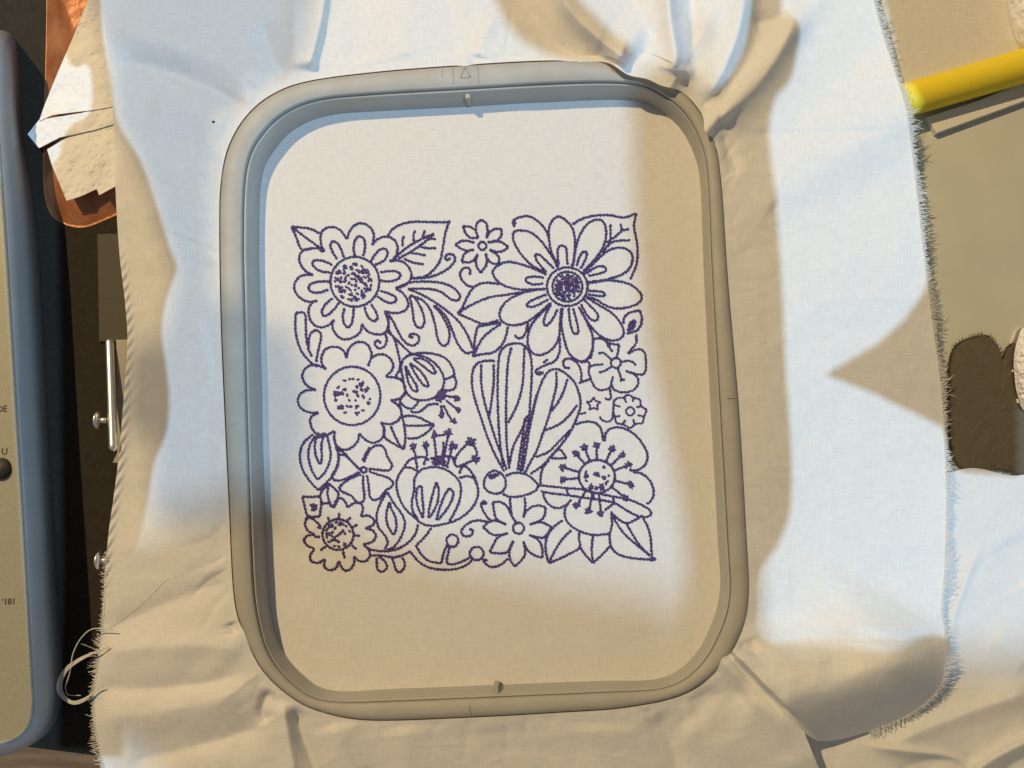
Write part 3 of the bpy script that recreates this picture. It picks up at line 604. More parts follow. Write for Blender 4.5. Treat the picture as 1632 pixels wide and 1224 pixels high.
motif('embroidered_flower', 'eight petalled star flower beside the spiral tendril', [RAW(circ('F', 440, 825, 47, 47, 10)), F_((355,865),(290,880),(220,875),(165,825),(150,820)), F_((150,820),(190,780),(250,762),(340,795)), F_((340,795),(260,750),(240,680),(230,615)), F_((230,615),(290,610),(350,650),(380,720),(420,775)),
 F_((370,580),(375,650),(385,720)), F_((490,575),(495,650),(480,740)), F_((480,740),(500,690),(550,650),(610,640),(660,655)), F_((660,655),(650,730),(600,770),(530,795)), F_((530,795),(620,775),(710,815)), F_((710,815),(670,880),(640,905),(580,895),(525,880)),
 F_((525,880),(590,910),(630,970),(635,1065)), F_((635,1065),(570,1045),(510,1000),(480,930)), F_((480,930),(495,1010),(490,1050),(450,1100),(410,1135)), F_((410,1135),(375,1090),(365,1020),(400,925)), F_((400,925),(370,980),(350,1020),(280,1030),(205,1020)), F_((205,1020),(240,950),(270,900),(355,865))])
motif('embroidered_butterfly', 'butterfly with three striped wings and a long slim tail', [F_((300,380),(335,430),(330,500),(290,540),(220,540),(165,500),(160,440),(185,390),(240,355),(300,380)), F_((200,420),(250,410),(280,380)), F_((195,405),(260,385)), F_((335,400),(400,375),(480,380),(540,410),(600,470)), F_((600,475),(590,510),(540,540),(460,565),(370,570),(310,545)),
 F_((600,475),(700,485),(840,500),(960,510),(1080,540),(1200,565),(1330,590),(1450,640),(1520,690),(1500,730),(1420,730),(1320,680),(1220,620),(1100,595),(960,575),(830,555),(700,540),(620,525)), F_((830,500),(845,555)), F_((1050,530),(1050,590)), F_((1210,570),(1215,615)),
 D((330,265),(270,262),(200,280),(160,340),(155,460),(180,570),(220,690),(270,840),(330,980),(400,1110)), D((225,290),(225,440),(250,580),(290,720),(340,880),(390,1010),(420,1100)), D((320,290),(320,430),(305,560),(285,690)),
 D((395,1080),(375,950),(365,850),(355,700),(350,500),(355,300),(370,200),(420,145),(490,130),(545,140),(590,190),(610,280),(610,420),(600,560),(590,700),(560,850),(540,1000),(525,1110)), D((455,160),(430,270),(420,420),(415,580),(415,740),(420,900),(440,1090)), D((555,160),(550,300),(540,450),(500,600),(430,740)), D((580,680),(530,800),(470,920),(440,1060)), D((560,700),(540,850),(520,980),(505,1100)),
 D((600,720),(630,600),(660,500),(700,400),(740,345),(800,325),(870,360),(940,430),(975,520),(985,600),(960,690),(910,800),(850,890),(770,980),(700,1060),(600,1130)), D((540,1110),(570,940),(590,800),(620,660),(650,520)), D((800,345),(800,450),(775,560),(745,680),(700,810),(650,950),(600,1040),(560,1120)), D((885,400),(850,510),(800,600),(760,650)), D((960,600),(900,680),(820,750),(715,795)), D((910,790),(830,870),(740,960),(640,1000))],
 knots=[('F', 212, 402, 3)])
st = [(905,215),(975,165),(1075,150),(1200,180),(1280,230),(1335,310),(1350,470),(1310,580),(800,330),(800,430),(910,640),(1010,695),(1110,700)]
sl = []
for x, y in st:
    dx, dy = x - 1078, y - 405; l = math.hypot(dx, dy)
    sl.append(F_((1078 + dx / l * 145, 405 + dy / l * 135), (x, y)))
motif('embroidered_flower', 'five petalled flower ringed by knobbed stamens at the butterfly tail', [RAW(circ('F', 1078, 405, 147, 135, 16))] + sl + [D((940,750),(1020,730),(1090,735),(1140,780),(1160,880)), F_((1140,120),(1150,50),(1200,10),(1290,10),(1380,60),(1450,140),(1490,230),(1470,310),(1400,355),(1340,350)),
 F_((1370,370),(1440,380),(1510,440),(1540,530),(1520,600),(1480,630)), F_((1190,690),(1250,750),(1320,785),(1400,750),(1450,720)), F_((870,590),(820,660),(820,740),(860,800),(940,850),(1050,880),(1180,870)), F_((1180,870),(1200,800),(1195,700)), F_((640,540),(660,600),(710,650),(780,660),(850,620)), F_((690,270),(640,330),(620,400),(620,470)), F_((700,255),(770,258),(830,255)), F_((830,255),(770,180),(700,250)), F_((1220,620),(1140,680))],
 knots=[('F', x, y, 5.5) for x, y in st] + [('F', 1075, 385, 5), ('F', 990, 400, 3.5), ('F', 1135, 415, 3.5), ('F', 1025, 490, 4.5), ('F', 1115, 490, 5.5)], seedlist=[('F', 1078, 400, 19, ((1, 16),), .7)])
motif('embroidered_leaf', 'three pointed corner leaves with midribs', [F_((800,760),(720,820),(670,900),(660,1000),(685,1110)), F_((685,1110),(780,1070),(880,1020),(940,980),(930,900),(935,860)), F_((685,1110),(740,1000),(800,910),(870,840)), F_((940,980),(990,1050),(1045,1105)), F_((1045,1105),(1110,1050),(1185,970)), F_((1045,1105),(1035,1000),(1045,880)),
 F_((1180,870),(1190,970),(1240,1030),(1320,1060),(1430,1075),(1560,1080)), F_((1195,690),(1230,770),(1300,870),(1400,960),(1500,1040)), F_((1320,790),(1370,880),(1430,970),(1510,1050)), F_((1450,740),(1490,810),(1515,910),(1520,1000),(1530,1080))], knots=[('F', 695, 1095, 3), ('F', 1045, 1095, 3), ('F', 1530, 1075, 3.5)])
motif('embroidered_tendril', 'hooked tendrils between the daisy and the butterfly', [D((825,90),(825,190),(790,265),(720,295),(650,330),(640,360),(680,370),(700,345)), D((735,250),(700,280)), D((905,315),(870,320),(850,290),(860,255),(900,245),(960,280),(990,350),(990,420)), D((480,65),(510,95),(550,75),(585,0)), B((620,990),(605,1050))], knots=[('D', 670, 355, 3)])
motif('embroidered_flower', 'five petalled flower with spoke stitches beside the small star', [RAW(circ('D', 1255, 280, 40, 40, 8)), D((1225,260),(1160,200),(1120,210)), D((1060,250),(1080,170),(1080,100),(1150,95),(1210,130),(1280,140)), D((1280,140),(1270,200),(1260,250)), D((1170,100),(1200,150),(1230,195)), D((1410,60),(1415,120),(1370,180),(1345,210)), D((1345,210),(1420,175),(1470,190),(1485,260),(1480,350),(1440,370),(1330,340)), D((1290,270),(1370,265),(1410,300)),
 D((1330,340),(1400,370),(1430,420),(1400,480),(1330,505),(1250,490),(1220,440),(1235,380)), D((1270,320),(1290,380),(1300,410)), D((1285,418),(1325,405)), D((1220,440),(1210,470),(1140,490),(1090,460),(1060,390),(1045,330),(1070,300),(1160,290)), D((1220,310),(1150,350),(1125,350)), D((970,435),(1040,410),(1060,400)), D((980,275),(1050,270),(1050,320)), D((1210,480),(1215,560),(1170,550))], knots=[('D', 1200, 150, 3)], w=1.9)
motif('embroidered_flower', 'tiny eight lobed flower and small star', [*[D((1085 + 58 * math.sin(k * 1.2566), 595 - 55 * math.cos(k * 1.2566)), (1085 + 27 * math.sin((k + .5) * 1.2566), 595 - 27 * math.cos((k + .5) * 1.2566)), (1085 + 58 * math.sin((k + 1) * 1.2566), 595 - 55 * math.cos((k + 1) * 1.2566))) for k in range(5)], D((980,670),(1030,660)), D((1130,690),(1160,725),(1220,720),(1235,640),(1240,560)), RAW(circ('D', 1365, 650, 34, 34, 8)),
 D((1240,580),(1260,550),(1320,545)), D((1320,545),(1340,520),(1390,545)), D((1390,545),(1440,560),(1445,610)), D((1445,610),(1490,640),(1470,690)), D((1470,690),(1460,740),(1400,745)), D((1400,745),(1370,780),(1310,750)), D((1310,750),(1260,740),(1245,690)), D((1245,690),(1235,640),(1240,580)),
 D((1320,545),(1335,585)), D((1390,545),(1385,580)), D((1445,610),(1410,620)), D((1470,690),(1420,680)), D((1400,745),(1385,710)), D((1310,750),(1325,715)), D((1245,690),(1290,685)), D((1240,600),(1290,615))], w=1.7)
motif('embroidered_flower', 'small eight pointed star flower beside the daisy', [RAW(circ('B', 248, 365, 35, 35, 8)), B((215,300),(195,240),(205,180),(240,155),(280,180),(290,240),(280,305)), B((280,305),(310,250),(360,225),(405,230)), B((405,230),(400,290),(350,330),(290,335)), B((290,335),(370,325),(420,345),(460,375)), B((460,375),(420,405),(370,415),(305,395)), B((305,395),(360,430),(385,460),(380,515)), B((380,515),(330,510),(290,470),(275,425)), B((275,425),(285,510),(260,550),(235,585)), B((235,585),(205,540),(195,490),(210,430)),
 B((210,430),(180,480),(140,500),(80,495)), B((80,495),(95,440),(130,410),(180,395)), B((180,395),(120,405),(70,385),(28,355)), B((28,355),(80,325),(130,325),(185,340)), B((215,300),(150,300),(110,260),(90,205)), B((90,205),(150,210),(195,240))])
motif('embroidered_flower', 'large daisy with long petals and a dark seeded centre', [RAW(circ('B', 940, 697, 122, 122, 16)), RAW(circ('B', 938, 697, 166, 158, 18)),
 B((770,580),(660,530),(560,430),(500,320),(505,250),(560,240),(640,255),(720,320),(780,400),(830,480),(860,530)), B((515,210),(490,180),(510,150),(560,130),(630,125),(700,165),(760,230),(785,290)), B((865,520),(810,420),(790,310),(790,220),(820,155),(870,125),(930,160),(980,220),(1000,310),(1000,400),(985,520)),
 B((990,500),(1010,370),(1050,260),(1110,180),(1190,150),(1240,180),(1255,260),(1240,350),(1190,440),(1120,520),(1070,570)), B((1080,580),(1170,490),(1260,410),(1350,380),(1430,395),(1470,450),(1450,540),(1380,600),(1290,630),(1200,655),(1100,670)), B((1110,660),(1240,645),(1370,655),(1470,690),(1540,760),(1530,820),(1450,860),(1340,875),(1250,850),(1170,800),(1090,780)),
 B((1090,780),(1200,850),(1300,910),(1370,990),(1400,1070),(1370,1120),(1300,1135),(1210,1100),(1130,1020),(1070,930),(1030,860)), B((1040,870),(1090,970),(1140,1080),(1148,1180),(1115,1270),(1070,1305),(1010,1290),(950,1235),(915,1130),(890,1000),(900,870)),
 B((890,870),(880,980),(870,1110),(820,1200),(750,1245),(690,1252),(640,1220),(615,1140),(640,1020),(720,920),(810,830)), B((800,830),(700,920),(600,990),(480,1010),(400,970),(390,900),(430,830),(510,775),(620,735),(760,715)), B((770,600),(690,560),(580,520),(460,495),(380,520),(330,575),(360,640),(430,690),(560,720),(760,715)),
 B((870,520),(860,440),(865,375),(900,362),(930,380),(935,450),(940,520)), B((770,580),(700,500),(675,445),(700,430),(760,480),(830,550)), B((750,625),(680,615),(600,625),(610,660),(670,680),(745,670)), B((770,760),(680,795),(610,835),(615,860),(680,855),(785,800)), B((805,840),(760,930),(745,1000),(770,1015),(820,960),(860,880)), B((950,870),(960,980),(985,1070),(1010,1085),(1030,1060),(1010,960),(985,870)),
 B((1050,840),(1100,930),(1150,975),(1190,960),(1180,910),(1120,850),(1075,800)), B((1110,730),(1200,735),(1245,750),(1240,775),(1180,770),(1105,760)), B((1090,590),(1170,540),(1230,530),(1260,565),(1200,590),(1110,610)), B((1015,530),(1035,460),(1070,410),(1100,420),(1080,490),(1045,550))],
 knots=[('B', 860, 530, 2.5), ('B', 980, 525, 2.5), ('B', 1080, 585, 2.5), ('B', 505, 180, 3), ('B', 1000, 720, 4), ('B', 930, 640, 4), ('B', 870, 690, 4), ('B', 990, 650, 4), ('B', 900, 760, 4)], seedlist=[('B', 940, 697, 19, ((1, 22), (.75, 18), (.5, 14), (.25, 8), (.05, 3)), .95)])
motif('embroidered_leaf', 'veined corner leaf behind the daisy', [B((980,190),(1060,145),(1160,120),(1280,115),(1400,135),(1500,100)), B((1500,100),(1480,200),(1500,310),(1510,400),(1500,520),(1450,640)), B((1250,340),(1330,290),(1385,240),(1440,230)), B((1290,190),(1290,250),(1290,310)), B((1370,185),(1385,240)), B((1270,350),(1340,325),(1450,320)), B((1220,420),(1300,330))])
motif('embroidered_leaf', 'two pointed leaves reaching out from the daisy', [B((385,675),(270,665),(180,700),(120,790),(85,870),(45,915)), B((45,915),(150,850),(300,785),(430,765),(620,735)), B((45,915),(150,960),(260,1000),(380,970)), B((180,700),(130,690),(80,640),(65,590),(90,550),(130,540),(155,570),(140,600)),
 B((210,1020),(190,1100),(180,1200),(172,1265)), B((210,1020),(300,1005),(400,990)), B((400,1000),(310,1060),(240,1130),(175,1260)), B((455,1020),(440,1100),(400,1180),(330,1235),(250,1245),(175,1262))], knots=[('B', 60, 912, 3), ('B', 178, 1250, 3.5)])
motif('embroidered_leaf', 'small teardrop leaf below the daisy', [B((1400,1000),(1395,960),(1440,910),(1530,890)), B((1530,890),(1545,970),(1510,1050),(1420,1080)), B((1430,1060),(1450,990),(1490,970),(1480,1030),(1430,1060)), B((1500,1090),(1498,1140)), B((1440,1050),(1475,990))], knots=[('B', 1460, 1020, 3)])

# ------------------------------------------------------------------ lower right cloth
nx_, ny_ = 190, 240
ux, uy = np.meshgrid(np.linspace(1270, 1760, nx_), np.linspace(0, 1, ny_))
uy = (752 + 6 * np.sin(ux / 21.0)) * (1 - uy) + 1360 * uy
CF = [([(1566, 862), (1540, 925), (1520, 985), (1512, 1050)], 1.0, 7, 10, 1), ([(1400, 1196), (1480, 1160), (1560, 1130), (1650, 1100)], 2.4, 16, 22, 1), ([(1370, 1186), (1440, 1196), (1520, 1208), (1570, 1240)], 2.0, 7, 9, 1),
      ([(1540, 1240), (1590, 1205), (1660, 1170)], 3.0, 9, 14, 1), ([(1420, 1240), (1500, 1210), (1560, 1224)], -1.8, 14, 12, 1), ([(1580, 1010), (1640, 1060)], 1.0, 18, 18, 1), ([(1600, 860), (1640, 930)], -.8, 30, 30, 1), ([(1590, 1240), (1650, 1200)], -2, 10, 12, 1)]
uz = ZM + 0.0016 + np.maximum(fold_height(ux, uy, CF), -0.001) + 0.0006 * (fbm(ux / 60, uy / 60, 3) + .5) + 0.0025 * np.clip((uy - 1080) / 120, 0, 1) * np.clip((ux - 1330) / 120, 0, 1)
f = ring_faces(ny_, nx_, closed=False, flip=True)
lc = mesh_obj('folded_cloth', P(ux, uy, uz).reshape(-1, 3), f, M_CLOTH2)
tag(lc, 'plain white creased cloth lying under the lower right corner of the hooped cotton', 'cloth')

# ------------------------------------------------------------------ right side things
bz = 0.0008
bc = poly_prism('beige_cloth_piece', [(1330, -120), (1398, -20), (1418, 45), (1434, 100), (1449, 150), (1540, 122), (1640, 92), (1800, 44), (1800, -160)], bz, ZM + 0.0002, M_BEIGE, bevel=0.0006)
tag(bc, 'flat beige cloth piece above the yellow tube', 'cloth')
def cyl_between(name, a, b, rad, mat, parent, rounds=True):
    a = np.array(a); b = np.array(b); m = 40
    s = np.linspace(0, 1, m); p = a[None] + (b - a)[None] * s[:, None]
    L = np.linalg.norm(b - a); e = np.minimum(s, 1 - s) * L
    tp = np.where(e < rad * .5, np.sqrt(np.clip(1 - ((rad * .5 - e) / (rad * .5)) ** 2, 0.02, 1)) * .6 + .4, 1)
    v, f = tube(p, rad, 28, tp); return mesh_obj(name, v, f, mat, parent)
yr = 0.0052
a = P(1422, 166, 0.0012); b = P(1760, 68, 0.0012)
yt = empty('marker_pen', (a[0], a[1], ZM)); tag(yt, 'yellow round marker pen lying across the board with its end at the frayed edge', 'pen')
cyl_between('barrel', a, b, yr, M_YELLOW, yt)
ec = P(1626, 107, 0.0012); ed = P(1650, 100, 0.0012)
cyl_between('ring_collar', ec, ed, yr * 1.06, material('amber_plastic', (0.62, 0.30, 0.012), .4), yt)
cs = poly_prism('card_strip', [(1478, 186), (1493, 212), (1640, 158), (1800, 98), (1800, 60), (1560, 160)], -0.0022, ZM + 0.0001, M_CARD, bevel=0.0002)
tag(cs, 'narrow pale card strip beneath the yellow marker pen', 'card')
ws = polar_sheet('tissue_wad', catmull([(1600, -70), (1602, -10), (1610, 35), (1622, 72), (1660, 110), (1740, 120), (1760, 0), (1720, -80)], True), (1680, 20),
   lambda x, y, t: 0.0005 + 0.010 * (1 - t ** 3) + 0.0016 * fbm(x / 14, y / 14, 3) * (1 - t ** 6), M_TERRY, nr=40, nt=200, thick=0.003)
tag(ws, 'crumpled white tissue wad resting on the beige cloth piece', 'tissue')
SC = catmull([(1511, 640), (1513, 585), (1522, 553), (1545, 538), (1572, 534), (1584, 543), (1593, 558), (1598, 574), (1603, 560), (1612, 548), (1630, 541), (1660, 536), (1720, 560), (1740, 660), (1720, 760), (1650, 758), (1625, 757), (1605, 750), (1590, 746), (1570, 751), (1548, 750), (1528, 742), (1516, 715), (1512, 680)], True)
patch_root = empty('dark_patch', P(1580, 650, ZM)); tag(patch_root, 'dark brown fuzzy scalloped patch next to the frayed cotton edge', 'patch')  # flat dark brown shape with short hairs along its outline
polar_sheet('patch', SC, (1600, 650), lambda x, y, t: ZM + 0.0018 + 0.0004 * (1 - t ** 5) + 0.0002 * fbm(x / 9, y / 9, 2), M_PATCH, patch_root, nr=30, nt=260, thick=0.0012)
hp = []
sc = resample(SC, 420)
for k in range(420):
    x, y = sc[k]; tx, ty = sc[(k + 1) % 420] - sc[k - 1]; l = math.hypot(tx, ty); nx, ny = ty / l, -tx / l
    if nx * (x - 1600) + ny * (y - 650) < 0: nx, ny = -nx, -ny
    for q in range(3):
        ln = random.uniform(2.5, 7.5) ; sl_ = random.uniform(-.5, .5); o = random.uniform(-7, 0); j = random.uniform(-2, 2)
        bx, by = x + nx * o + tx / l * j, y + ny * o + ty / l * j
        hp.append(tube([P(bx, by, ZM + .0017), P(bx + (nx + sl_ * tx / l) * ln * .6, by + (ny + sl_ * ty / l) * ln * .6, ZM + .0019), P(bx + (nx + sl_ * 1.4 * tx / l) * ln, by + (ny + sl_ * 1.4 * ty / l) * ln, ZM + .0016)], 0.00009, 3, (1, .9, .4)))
v, f = join_parts(hp); tag(mesh_obj('fuzz', v, f, M_PATCH, patch_root), kind='stuff')
te = polar_sheet('terry_cloth', catmull([(1622, 540), (1616, 570), (1617, 600), (1622, 630), (1634, 655), (1680, 670), (1720, 600), (1680, 530), (1635, 520)], True), (1665, 598),
   lambda x, y, t: -0.001 + 0.005 * (1 - t ** 3) + 0.0012 * fbm(x / 5, y / 5, 3) * (1 - t ** 8), M_TERRY, nr=60, nt=300, thick=0.0035)
tag(te, 'white terry cloth edge lying over the dark brown patch', 'towel')

# ------------------------------------------------------------------ machine on the left
mach = empty('embroidery_machine', (-0.2, 0, -0.009))
tag(mach, 'silver embroidery machine with blue grey side and dark bed beside the cotton', 'machine')
TOP = [(-120, 58), (-60, 62), (-34, 72), (-22, 100), (-8, 200), (0, 310), (8, 420), (22, 650), (36, 880), (47, 1080), (49, 1125), (42, 1158), (20, 1178), (-20, 1188), (-90, 1196)]
SHO = [(-120, 50), (-40, 54), (-6, 62), (6, 95), (14, 200), (20, 310), (26, 420), (38, 650), (52, 880), (62, 1080), (64, 1130), (55, 1164), (28, 1186), (-16, 1197), (-90, 1205)]
BOT = [(-120, 40), (-10, 46), (22, 60), (31, 100), (36, 200), (52, 310), (64, 420), (76, 650), (88, 880), (99, 1050), (97, 1120), (84, 1158), (52, 1186), (0, 1206), (-90, 1214)]
def side_loft(name, curves, mat, parent, cap=False):
    V = []; m = 0
    for pts, z in curves:
        c = resample(catmull(pts, False, 6), 160, closed=False); m = len(c)
        V.append(P(c[:, 0], c[:, 1], z))
    F = ring_faces(len(curves), m, closed=False).tolist()
    if cap: F.append(list(range(m)))
    return mesh_obj(name, np.vstack(V), F, mat, parent)
lerp = lambda a, b, t: [(p[0] + (q[0] - p[0]) * t, p[1] + (q[1] - p[1]) * t) for p, q in zip(a, b)]
LEFT = [(-90 - 300, 1196), (-390, -80)]
ft = resample(catmull(TOP, False, 6), 160, closed=False)
vt = np.vstack([P(ft[:, 0], ft[:, 1], 0.017), P(-420, 1196, 0.017)[None], P(-420, 58, 0.017)[None]])
mesh_obj('top_panel', vt, [list(range(len(vt)))[::-1]], M_SILVER, mach, smooth=False)
side_loft('panel_edge', [(TOP, 0.017), (lerp(TOP, SHO, .18), 0.0168), (lerp(TOP, SHO, .3), 0.0161)], M_SILVER, mach)
side_loft('side_wall', [(lerp(TOP, SHO, .28), 0.0163), (lerp(TOP, SHO, .6), 0.0158), (SHO, 0.0140), (lerp(SHO, BOT, .35), 0.012), (lerp(SHO, BOT, .7), 0.005), (BOT, -0.003), (BOT, -0.0089)], M_SIDE, mach)
bed = poly_prism('bed_plate', [(-60, -120), (240, -120), (240, 1212), (158, 1206), (56, 1193), (-60, 1180)], -0.0032, -0.0088, M_BED, mach, bevel=0.0008)
poly_prism('lit_bed_area', [(154, 372), (230, 372), (230, 545), (157, 545)], -0.0022, -0.0031, M_BEDLIT, mach, bevel=0.0005)  # lamp-lit stretch of the bed, its light put in as a lighter piece
cyl_between('guide_rail', P(174.5, 540, 0.0022), P(180.5, 719, 0.0066), 0.00125, M_STEEL, mach)
poly_prism('rail_bracket', [(184, 541), (212, 541), (214, 740), (178, 738), (186, 722)], 0.0015, -0.0031, M_BRACKET, mach, bevel=0.0004)
for (x, y) in ((155, 670), (157, 893)):
    sp = empty('s'); COL.objects.unlink(sp); bpy.data.objects.remove(sp)
    p0 = P(x - 1, y, 0.004); p1 = P(x + 4, y, 0.004); p2 = P(x + 16, y, 0.004)
    v1 = tube([p0 - (p1 - p0) * .25, p0, p0 + (p1 - p0) * .5, p1], 0.0030, 20, (.25, .75, .98, 1.0))
    v2 = tube([p1, p2], 0.0010, 12)
    v, f = join_parts([v1, v2]); mesh_obj('thumb_screw', v, f, M_STEEL, mach)
bm = bmesh.new(); bmesh.ops.create_cone(bm, cap_ends=True, segments=32, radius1=0.0033, radius2=0.0029, depth=0.0016)
bmesh.ops.translate(bm, verts=bm.verts, vec=P(0, 747, 0.0176)); bm_obj('button', bm, M_PRINT, mach, True)
def letters(txt, px, py, h_px, ang=-3):
    cu = bpy.data.curves.new('lettering', 'FONT'); cu.body = txt; cu.size = h_px * PX * 1.0 * (H - .017) / H / 0.72; cu.extrude = 0.00003; cu.align_x = 'RIGHT'
    o = bpy.data.objects.new('tmp', cu); COL.objects.link(o)
    bpy.context.view_layer.update()
    me = bpy.data.meshes.new_from_object(o.evaluated_get(bpy.context.evaluated_depsgraph_get()))
    bpy.data.objects.remove(o)
    q = bpy.data.objects.new('lettering', me); COL.objects.link(q); me.materials.clear(); me.materials.append(M_PRINT)
    me.transform(Matrix.Translation(Vector(P(px, py, 0.0171))) @ Matrix.Rotation(math.radians(-ang), 4, 'Z'))
    q.parent = mach; q.matrix_parent_inverse = Matrix.Translation(-mach.location)
letters('DE', 11.5, 656, 11); letters('U', 12, 724, 11); letters("'181", 25, 963, 10)

# leather case and tissue, upper left
LE = catmull([(74, -120), (74, 0), (72, 120), (69, 220), (70, 300), (80, 340), (103, 358), (132, 363), (165, 352), (200, 330), (260, 250), (260, -120)], True)
le = polar_sheet('leather_case', LE, (150, 130), lambda x, y, t: -0.003 + 0.0072 * (1 - t ** 2.6) + 0.0003 * fbm(x / 12, y / 12, 3) * (1 - t ** 8), M_LEATHER, nr=50, nt=300, thick=0.0003)
tag(le, 'brown leather case with a rounded end under the paper towel', 'case')
pt = empty('paper_towel', P(120, 200, 0.003)); tag(pt, 'folded embossed paper towel lying on the brown leather case', 'paper towel')
def layer(pts, z, tilt=0.0):
    c = np.mean(np.array(pts, float), 0)
    polar_sheet('towel_layer', linear(pts, True, 3), c, lambda x, y, t: z + 0.0008 + 0.0008 * fbm(x / 30, y / 30, 3) + tilt * (200 - x) / 150 + 0.00012 * np.sin(x / 3.2) * np.sin(y / 3.1) * (np.sin(x / 31) > -.2), M_TISSUE, pt, nr=40, nt=240, thick=0.0002)
layer([(75, 238), (82, 262), (106, 320), (128, 313), (152, 302), (206, 270), (206, 190), (130, 205)], 0.0034)
layer([(130, 220), (146, 283), (158, 311), (182, 298), (206, 276), (206, 200), (200, 208)], 0.0037, .0002)
layer([(44, 214), (62, 236), (95, 219), (150, 207), (206, 190), (206, 160), (130, 180), (62, 191)], 0.0038, .0003)
layer([(62, 193), (84, 183), (150, 175), (206, 165), (206, -60), (160, -60), (138, 5), (115, 62), (88, 125), (70, 170)], 0.0042, .0003)

# loose white threads, lower left
def thread(px_pts, z, rad=0.00016):
    c = catmull(px_pts, False, 3); zz = np.interp(np.linspace(0, 1, len(c)), np.linspace(0, 1, len(z)), z)
    return tube(P(c[:, 0], c[:, 1], zz), rad, 5)
g = lambda *p: [(x / 2.886, 800 + y / 2.886) for x, y in p]
th = []
th.append(thread(g((520, 590), (480, 584), (420, 586), (370, 630), (335, 700), (322, 780), (300, 850)), [.0065, .007, .007, .007, .006]))
for k in range(4):
    o = k * 5.5 - 7; j = random.uniform(-3, 3)
    th.append(thread(g((500, 668 + j), (455, 684), (370, 722 + o * .8), (302 + o * .7, 772 + o * .6), (272 + o * 1.2, 838), (284 + o, 890 - o * .5), (335, 924 - o * .8), (392, 908 - o * .8), (440, 868 + j), (470, 850)), [.006, .0065, .006 + k * .0005, .006, .006, .0055]))
th.append(thread(g((300, 850), (312, 886), (372, 890)), [.003, .003]))
v, f = join_parts(th)
tag(mesh_obj('thread_loops', v, f, M_THREADW), 'loops of loose white thread hanging off the left frayed edge', 'thread')
def surf_z(x, y):
    d = (fx - x) ** 2 + (fy - y) ** 2; return fz.reshape(-1)[np.argmin(d)]
lp = catmull(g((470, 596), (520, 568), (600, 512), (700, 424), (760, 362), (810, 345)), False, 4)
lz = np.array([surf_z(x, y) for x, y in lp]) + 0.00008
v, f = tube(P(lp[:, 0], lp[:, 1], lz), 0.00011, 5)
tag(mesh_obj('loose_thread', v, f, M_THREADW), 'single white thread end lying on the cotton near the thread loops', 'thread')
for (x, y, r) in ((340, 194, 2.0),):
    bm = bmesh.new(); bmesh.ops.create_icosphere(bm, subdivisions=2, radius=r * PX)
    for v_ in bm.verts: v_.co = Vector((v_.co.x * 1.25, v_.co.y, v_.co.z * .6))
    bmesh.ops.translate(bm, verts=bm.verts, vec=P(x, y, surf_z(x, y) + 0.0002))
    tag(bm_obj('lint_speck', bm, M_SPECK, None, True), 'tiny black lint speck on the white cotton beside the hoop corner', 'lint')

# ------------------------------------------------------------------ added out-of-frame masks that cut the two lights into patches
GZ = 0.42
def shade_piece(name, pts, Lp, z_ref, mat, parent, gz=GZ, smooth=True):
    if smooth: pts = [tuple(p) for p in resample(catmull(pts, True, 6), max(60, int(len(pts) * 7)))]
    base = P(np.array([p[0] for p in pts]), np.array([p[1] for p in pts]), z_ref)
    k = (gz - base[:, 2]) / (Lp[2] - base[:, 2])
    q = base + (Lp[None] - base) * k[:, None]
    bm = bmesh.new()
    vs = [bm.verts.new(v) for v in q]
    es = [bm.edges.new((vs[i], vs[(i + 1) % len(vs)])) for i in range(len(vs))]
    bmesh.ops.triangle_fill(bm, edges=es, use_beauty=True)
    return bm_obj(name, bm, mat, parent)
cu = empty('window_light_mask', (0.2, 0, GZ)); tag(cu, 'added dark mask out of view, shaping the window light on the cotton', 'light_mask')
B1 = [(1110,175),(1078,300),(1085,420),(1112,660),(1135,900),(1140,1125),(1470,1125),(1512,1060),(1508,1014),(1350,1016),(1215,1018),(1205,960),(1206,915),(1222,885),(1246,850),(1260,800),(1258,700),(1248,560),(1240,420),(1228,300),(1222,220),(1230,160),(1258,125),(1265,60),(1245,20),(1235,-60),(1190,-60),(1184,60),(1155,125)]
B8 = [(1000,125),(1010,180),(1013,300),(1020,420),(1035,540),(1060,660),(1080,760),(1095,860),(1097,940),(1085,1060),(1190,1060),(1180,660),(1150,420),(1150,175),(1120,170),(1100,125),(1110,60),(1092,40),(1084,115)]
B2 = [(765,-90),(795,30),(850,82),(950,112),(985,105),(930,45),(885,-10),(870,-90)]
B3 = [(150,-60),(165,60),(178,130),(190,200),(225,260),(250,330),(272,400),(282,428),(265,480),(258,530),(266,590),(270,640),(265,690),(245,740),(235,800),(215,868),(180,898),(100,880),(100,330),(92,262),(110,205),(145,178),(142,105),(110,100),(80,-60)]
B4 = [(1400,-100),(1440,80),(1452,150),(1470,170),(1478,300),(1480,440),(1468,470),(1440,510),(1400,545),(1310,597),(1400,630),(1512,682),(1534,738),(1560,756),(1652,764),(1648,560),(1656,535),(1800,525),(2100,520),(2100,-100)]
B5 = [(100,880),(220,840),(350,790),(430,765),(500,805),(620,865),(800,905),(950,935),(1080,950),(1100,1000),(1200,1040),(1520,1045),(1580,1060),(1700,1045),(2300,1000),(2300,1700),(330,1700),(255,1290),(200,1200),(150,1165),(90,1150)]
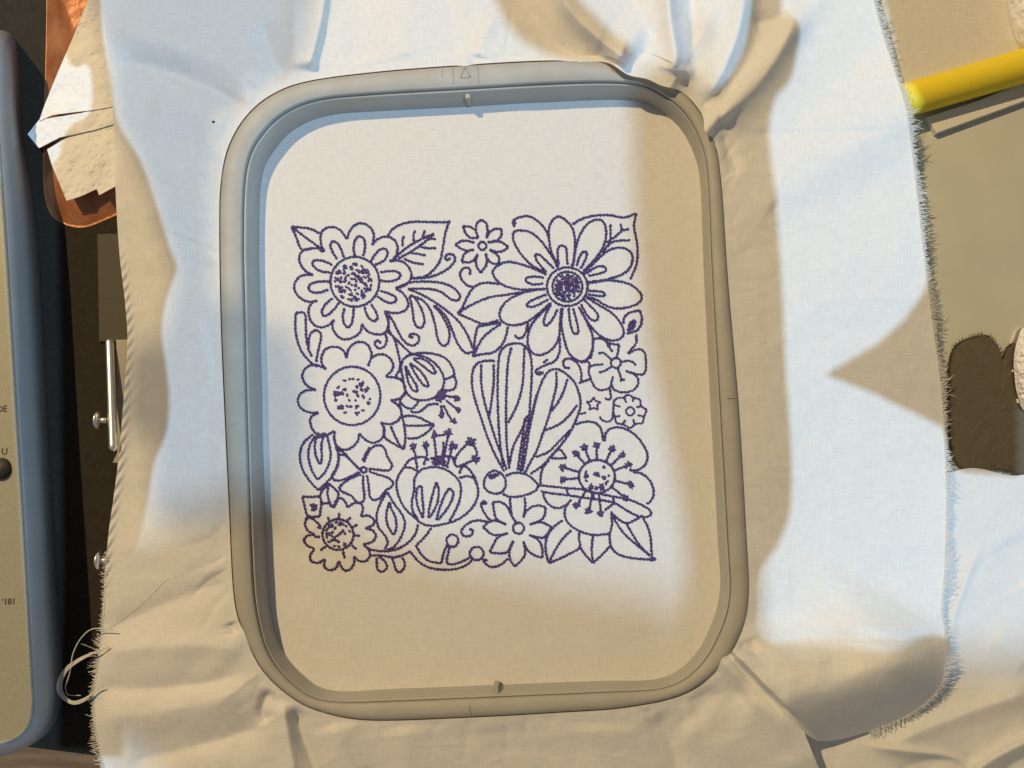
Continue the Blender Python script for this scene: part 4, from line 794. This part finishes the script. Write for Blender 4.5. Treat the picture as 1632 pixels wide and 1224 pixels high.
B6 = [(-500,240),(0,290),(10,420),(24,650),(38,880),(50,1085),(52,1130),(44,1162),(20,1182),(-500,1200)]
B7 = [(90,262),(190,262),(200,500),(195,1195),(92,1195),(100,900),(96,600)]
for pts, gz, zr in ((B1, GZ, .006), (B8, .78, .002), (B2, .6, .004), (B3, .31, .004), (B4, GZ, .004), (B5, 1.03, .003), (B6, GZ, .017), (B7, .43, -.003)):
    shade_piece('light_mask_panel', pts, LC, zr, M_MASK, cu, gz, pts in (B1, B2, B3, B8))  # added blockers, outlines projected from the wanted light patches towards the lamp
sh = bpy.data.materials.new('sheer_lamp_mask'); sh.use_nodes = True
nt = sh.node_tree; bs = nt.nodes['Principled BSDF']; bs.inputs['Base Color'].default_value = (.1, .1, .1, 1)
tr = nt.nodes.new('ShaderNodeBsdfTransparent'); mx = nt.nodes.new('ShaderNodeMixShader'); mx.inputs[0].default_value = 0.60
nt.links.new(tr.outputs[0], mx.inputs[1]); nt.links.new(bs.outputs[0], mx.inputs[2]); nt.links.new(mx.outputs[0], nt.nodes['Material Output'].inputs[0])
dr = empty('sheer_lamp_mask', (-0.2, 0.2, GZ)); tag(dr, 'added sheer mask out of view, dimming the warm lamp on the left of the cotton', 'lamp_mask')
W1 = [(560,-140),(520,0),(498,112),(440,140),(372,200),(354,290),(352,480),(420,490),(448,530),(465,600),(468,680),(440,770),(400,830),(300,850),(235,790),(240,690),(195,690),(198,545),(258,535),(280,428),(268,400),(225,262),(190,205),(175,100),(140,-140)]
shade_piece('lamp_mask_panel', W1, LW, 0.006, sh, dr, .32)  # added see-through sheet, weakens the warm light over the left cloth

sh2 = sh.copy(); sh2.name = 'thin_mask'
[nd for nd in sh2.node_tree.nodes if nd.type == 'MIX_SHADER'][0].inputs[0].default_value = 0.25
B9 = [(425,235),(520,165),(740,150),(1000,140),(1120,300),(1150,900),(1050,1080),(520,1090),(440,1000),(415,500)]
so = shade_piece('sheer_mask_panel', B9, LC, 0.0, sh2, cu, 0.5)  # added see-through sheet, weakens the cool light inside the hoop
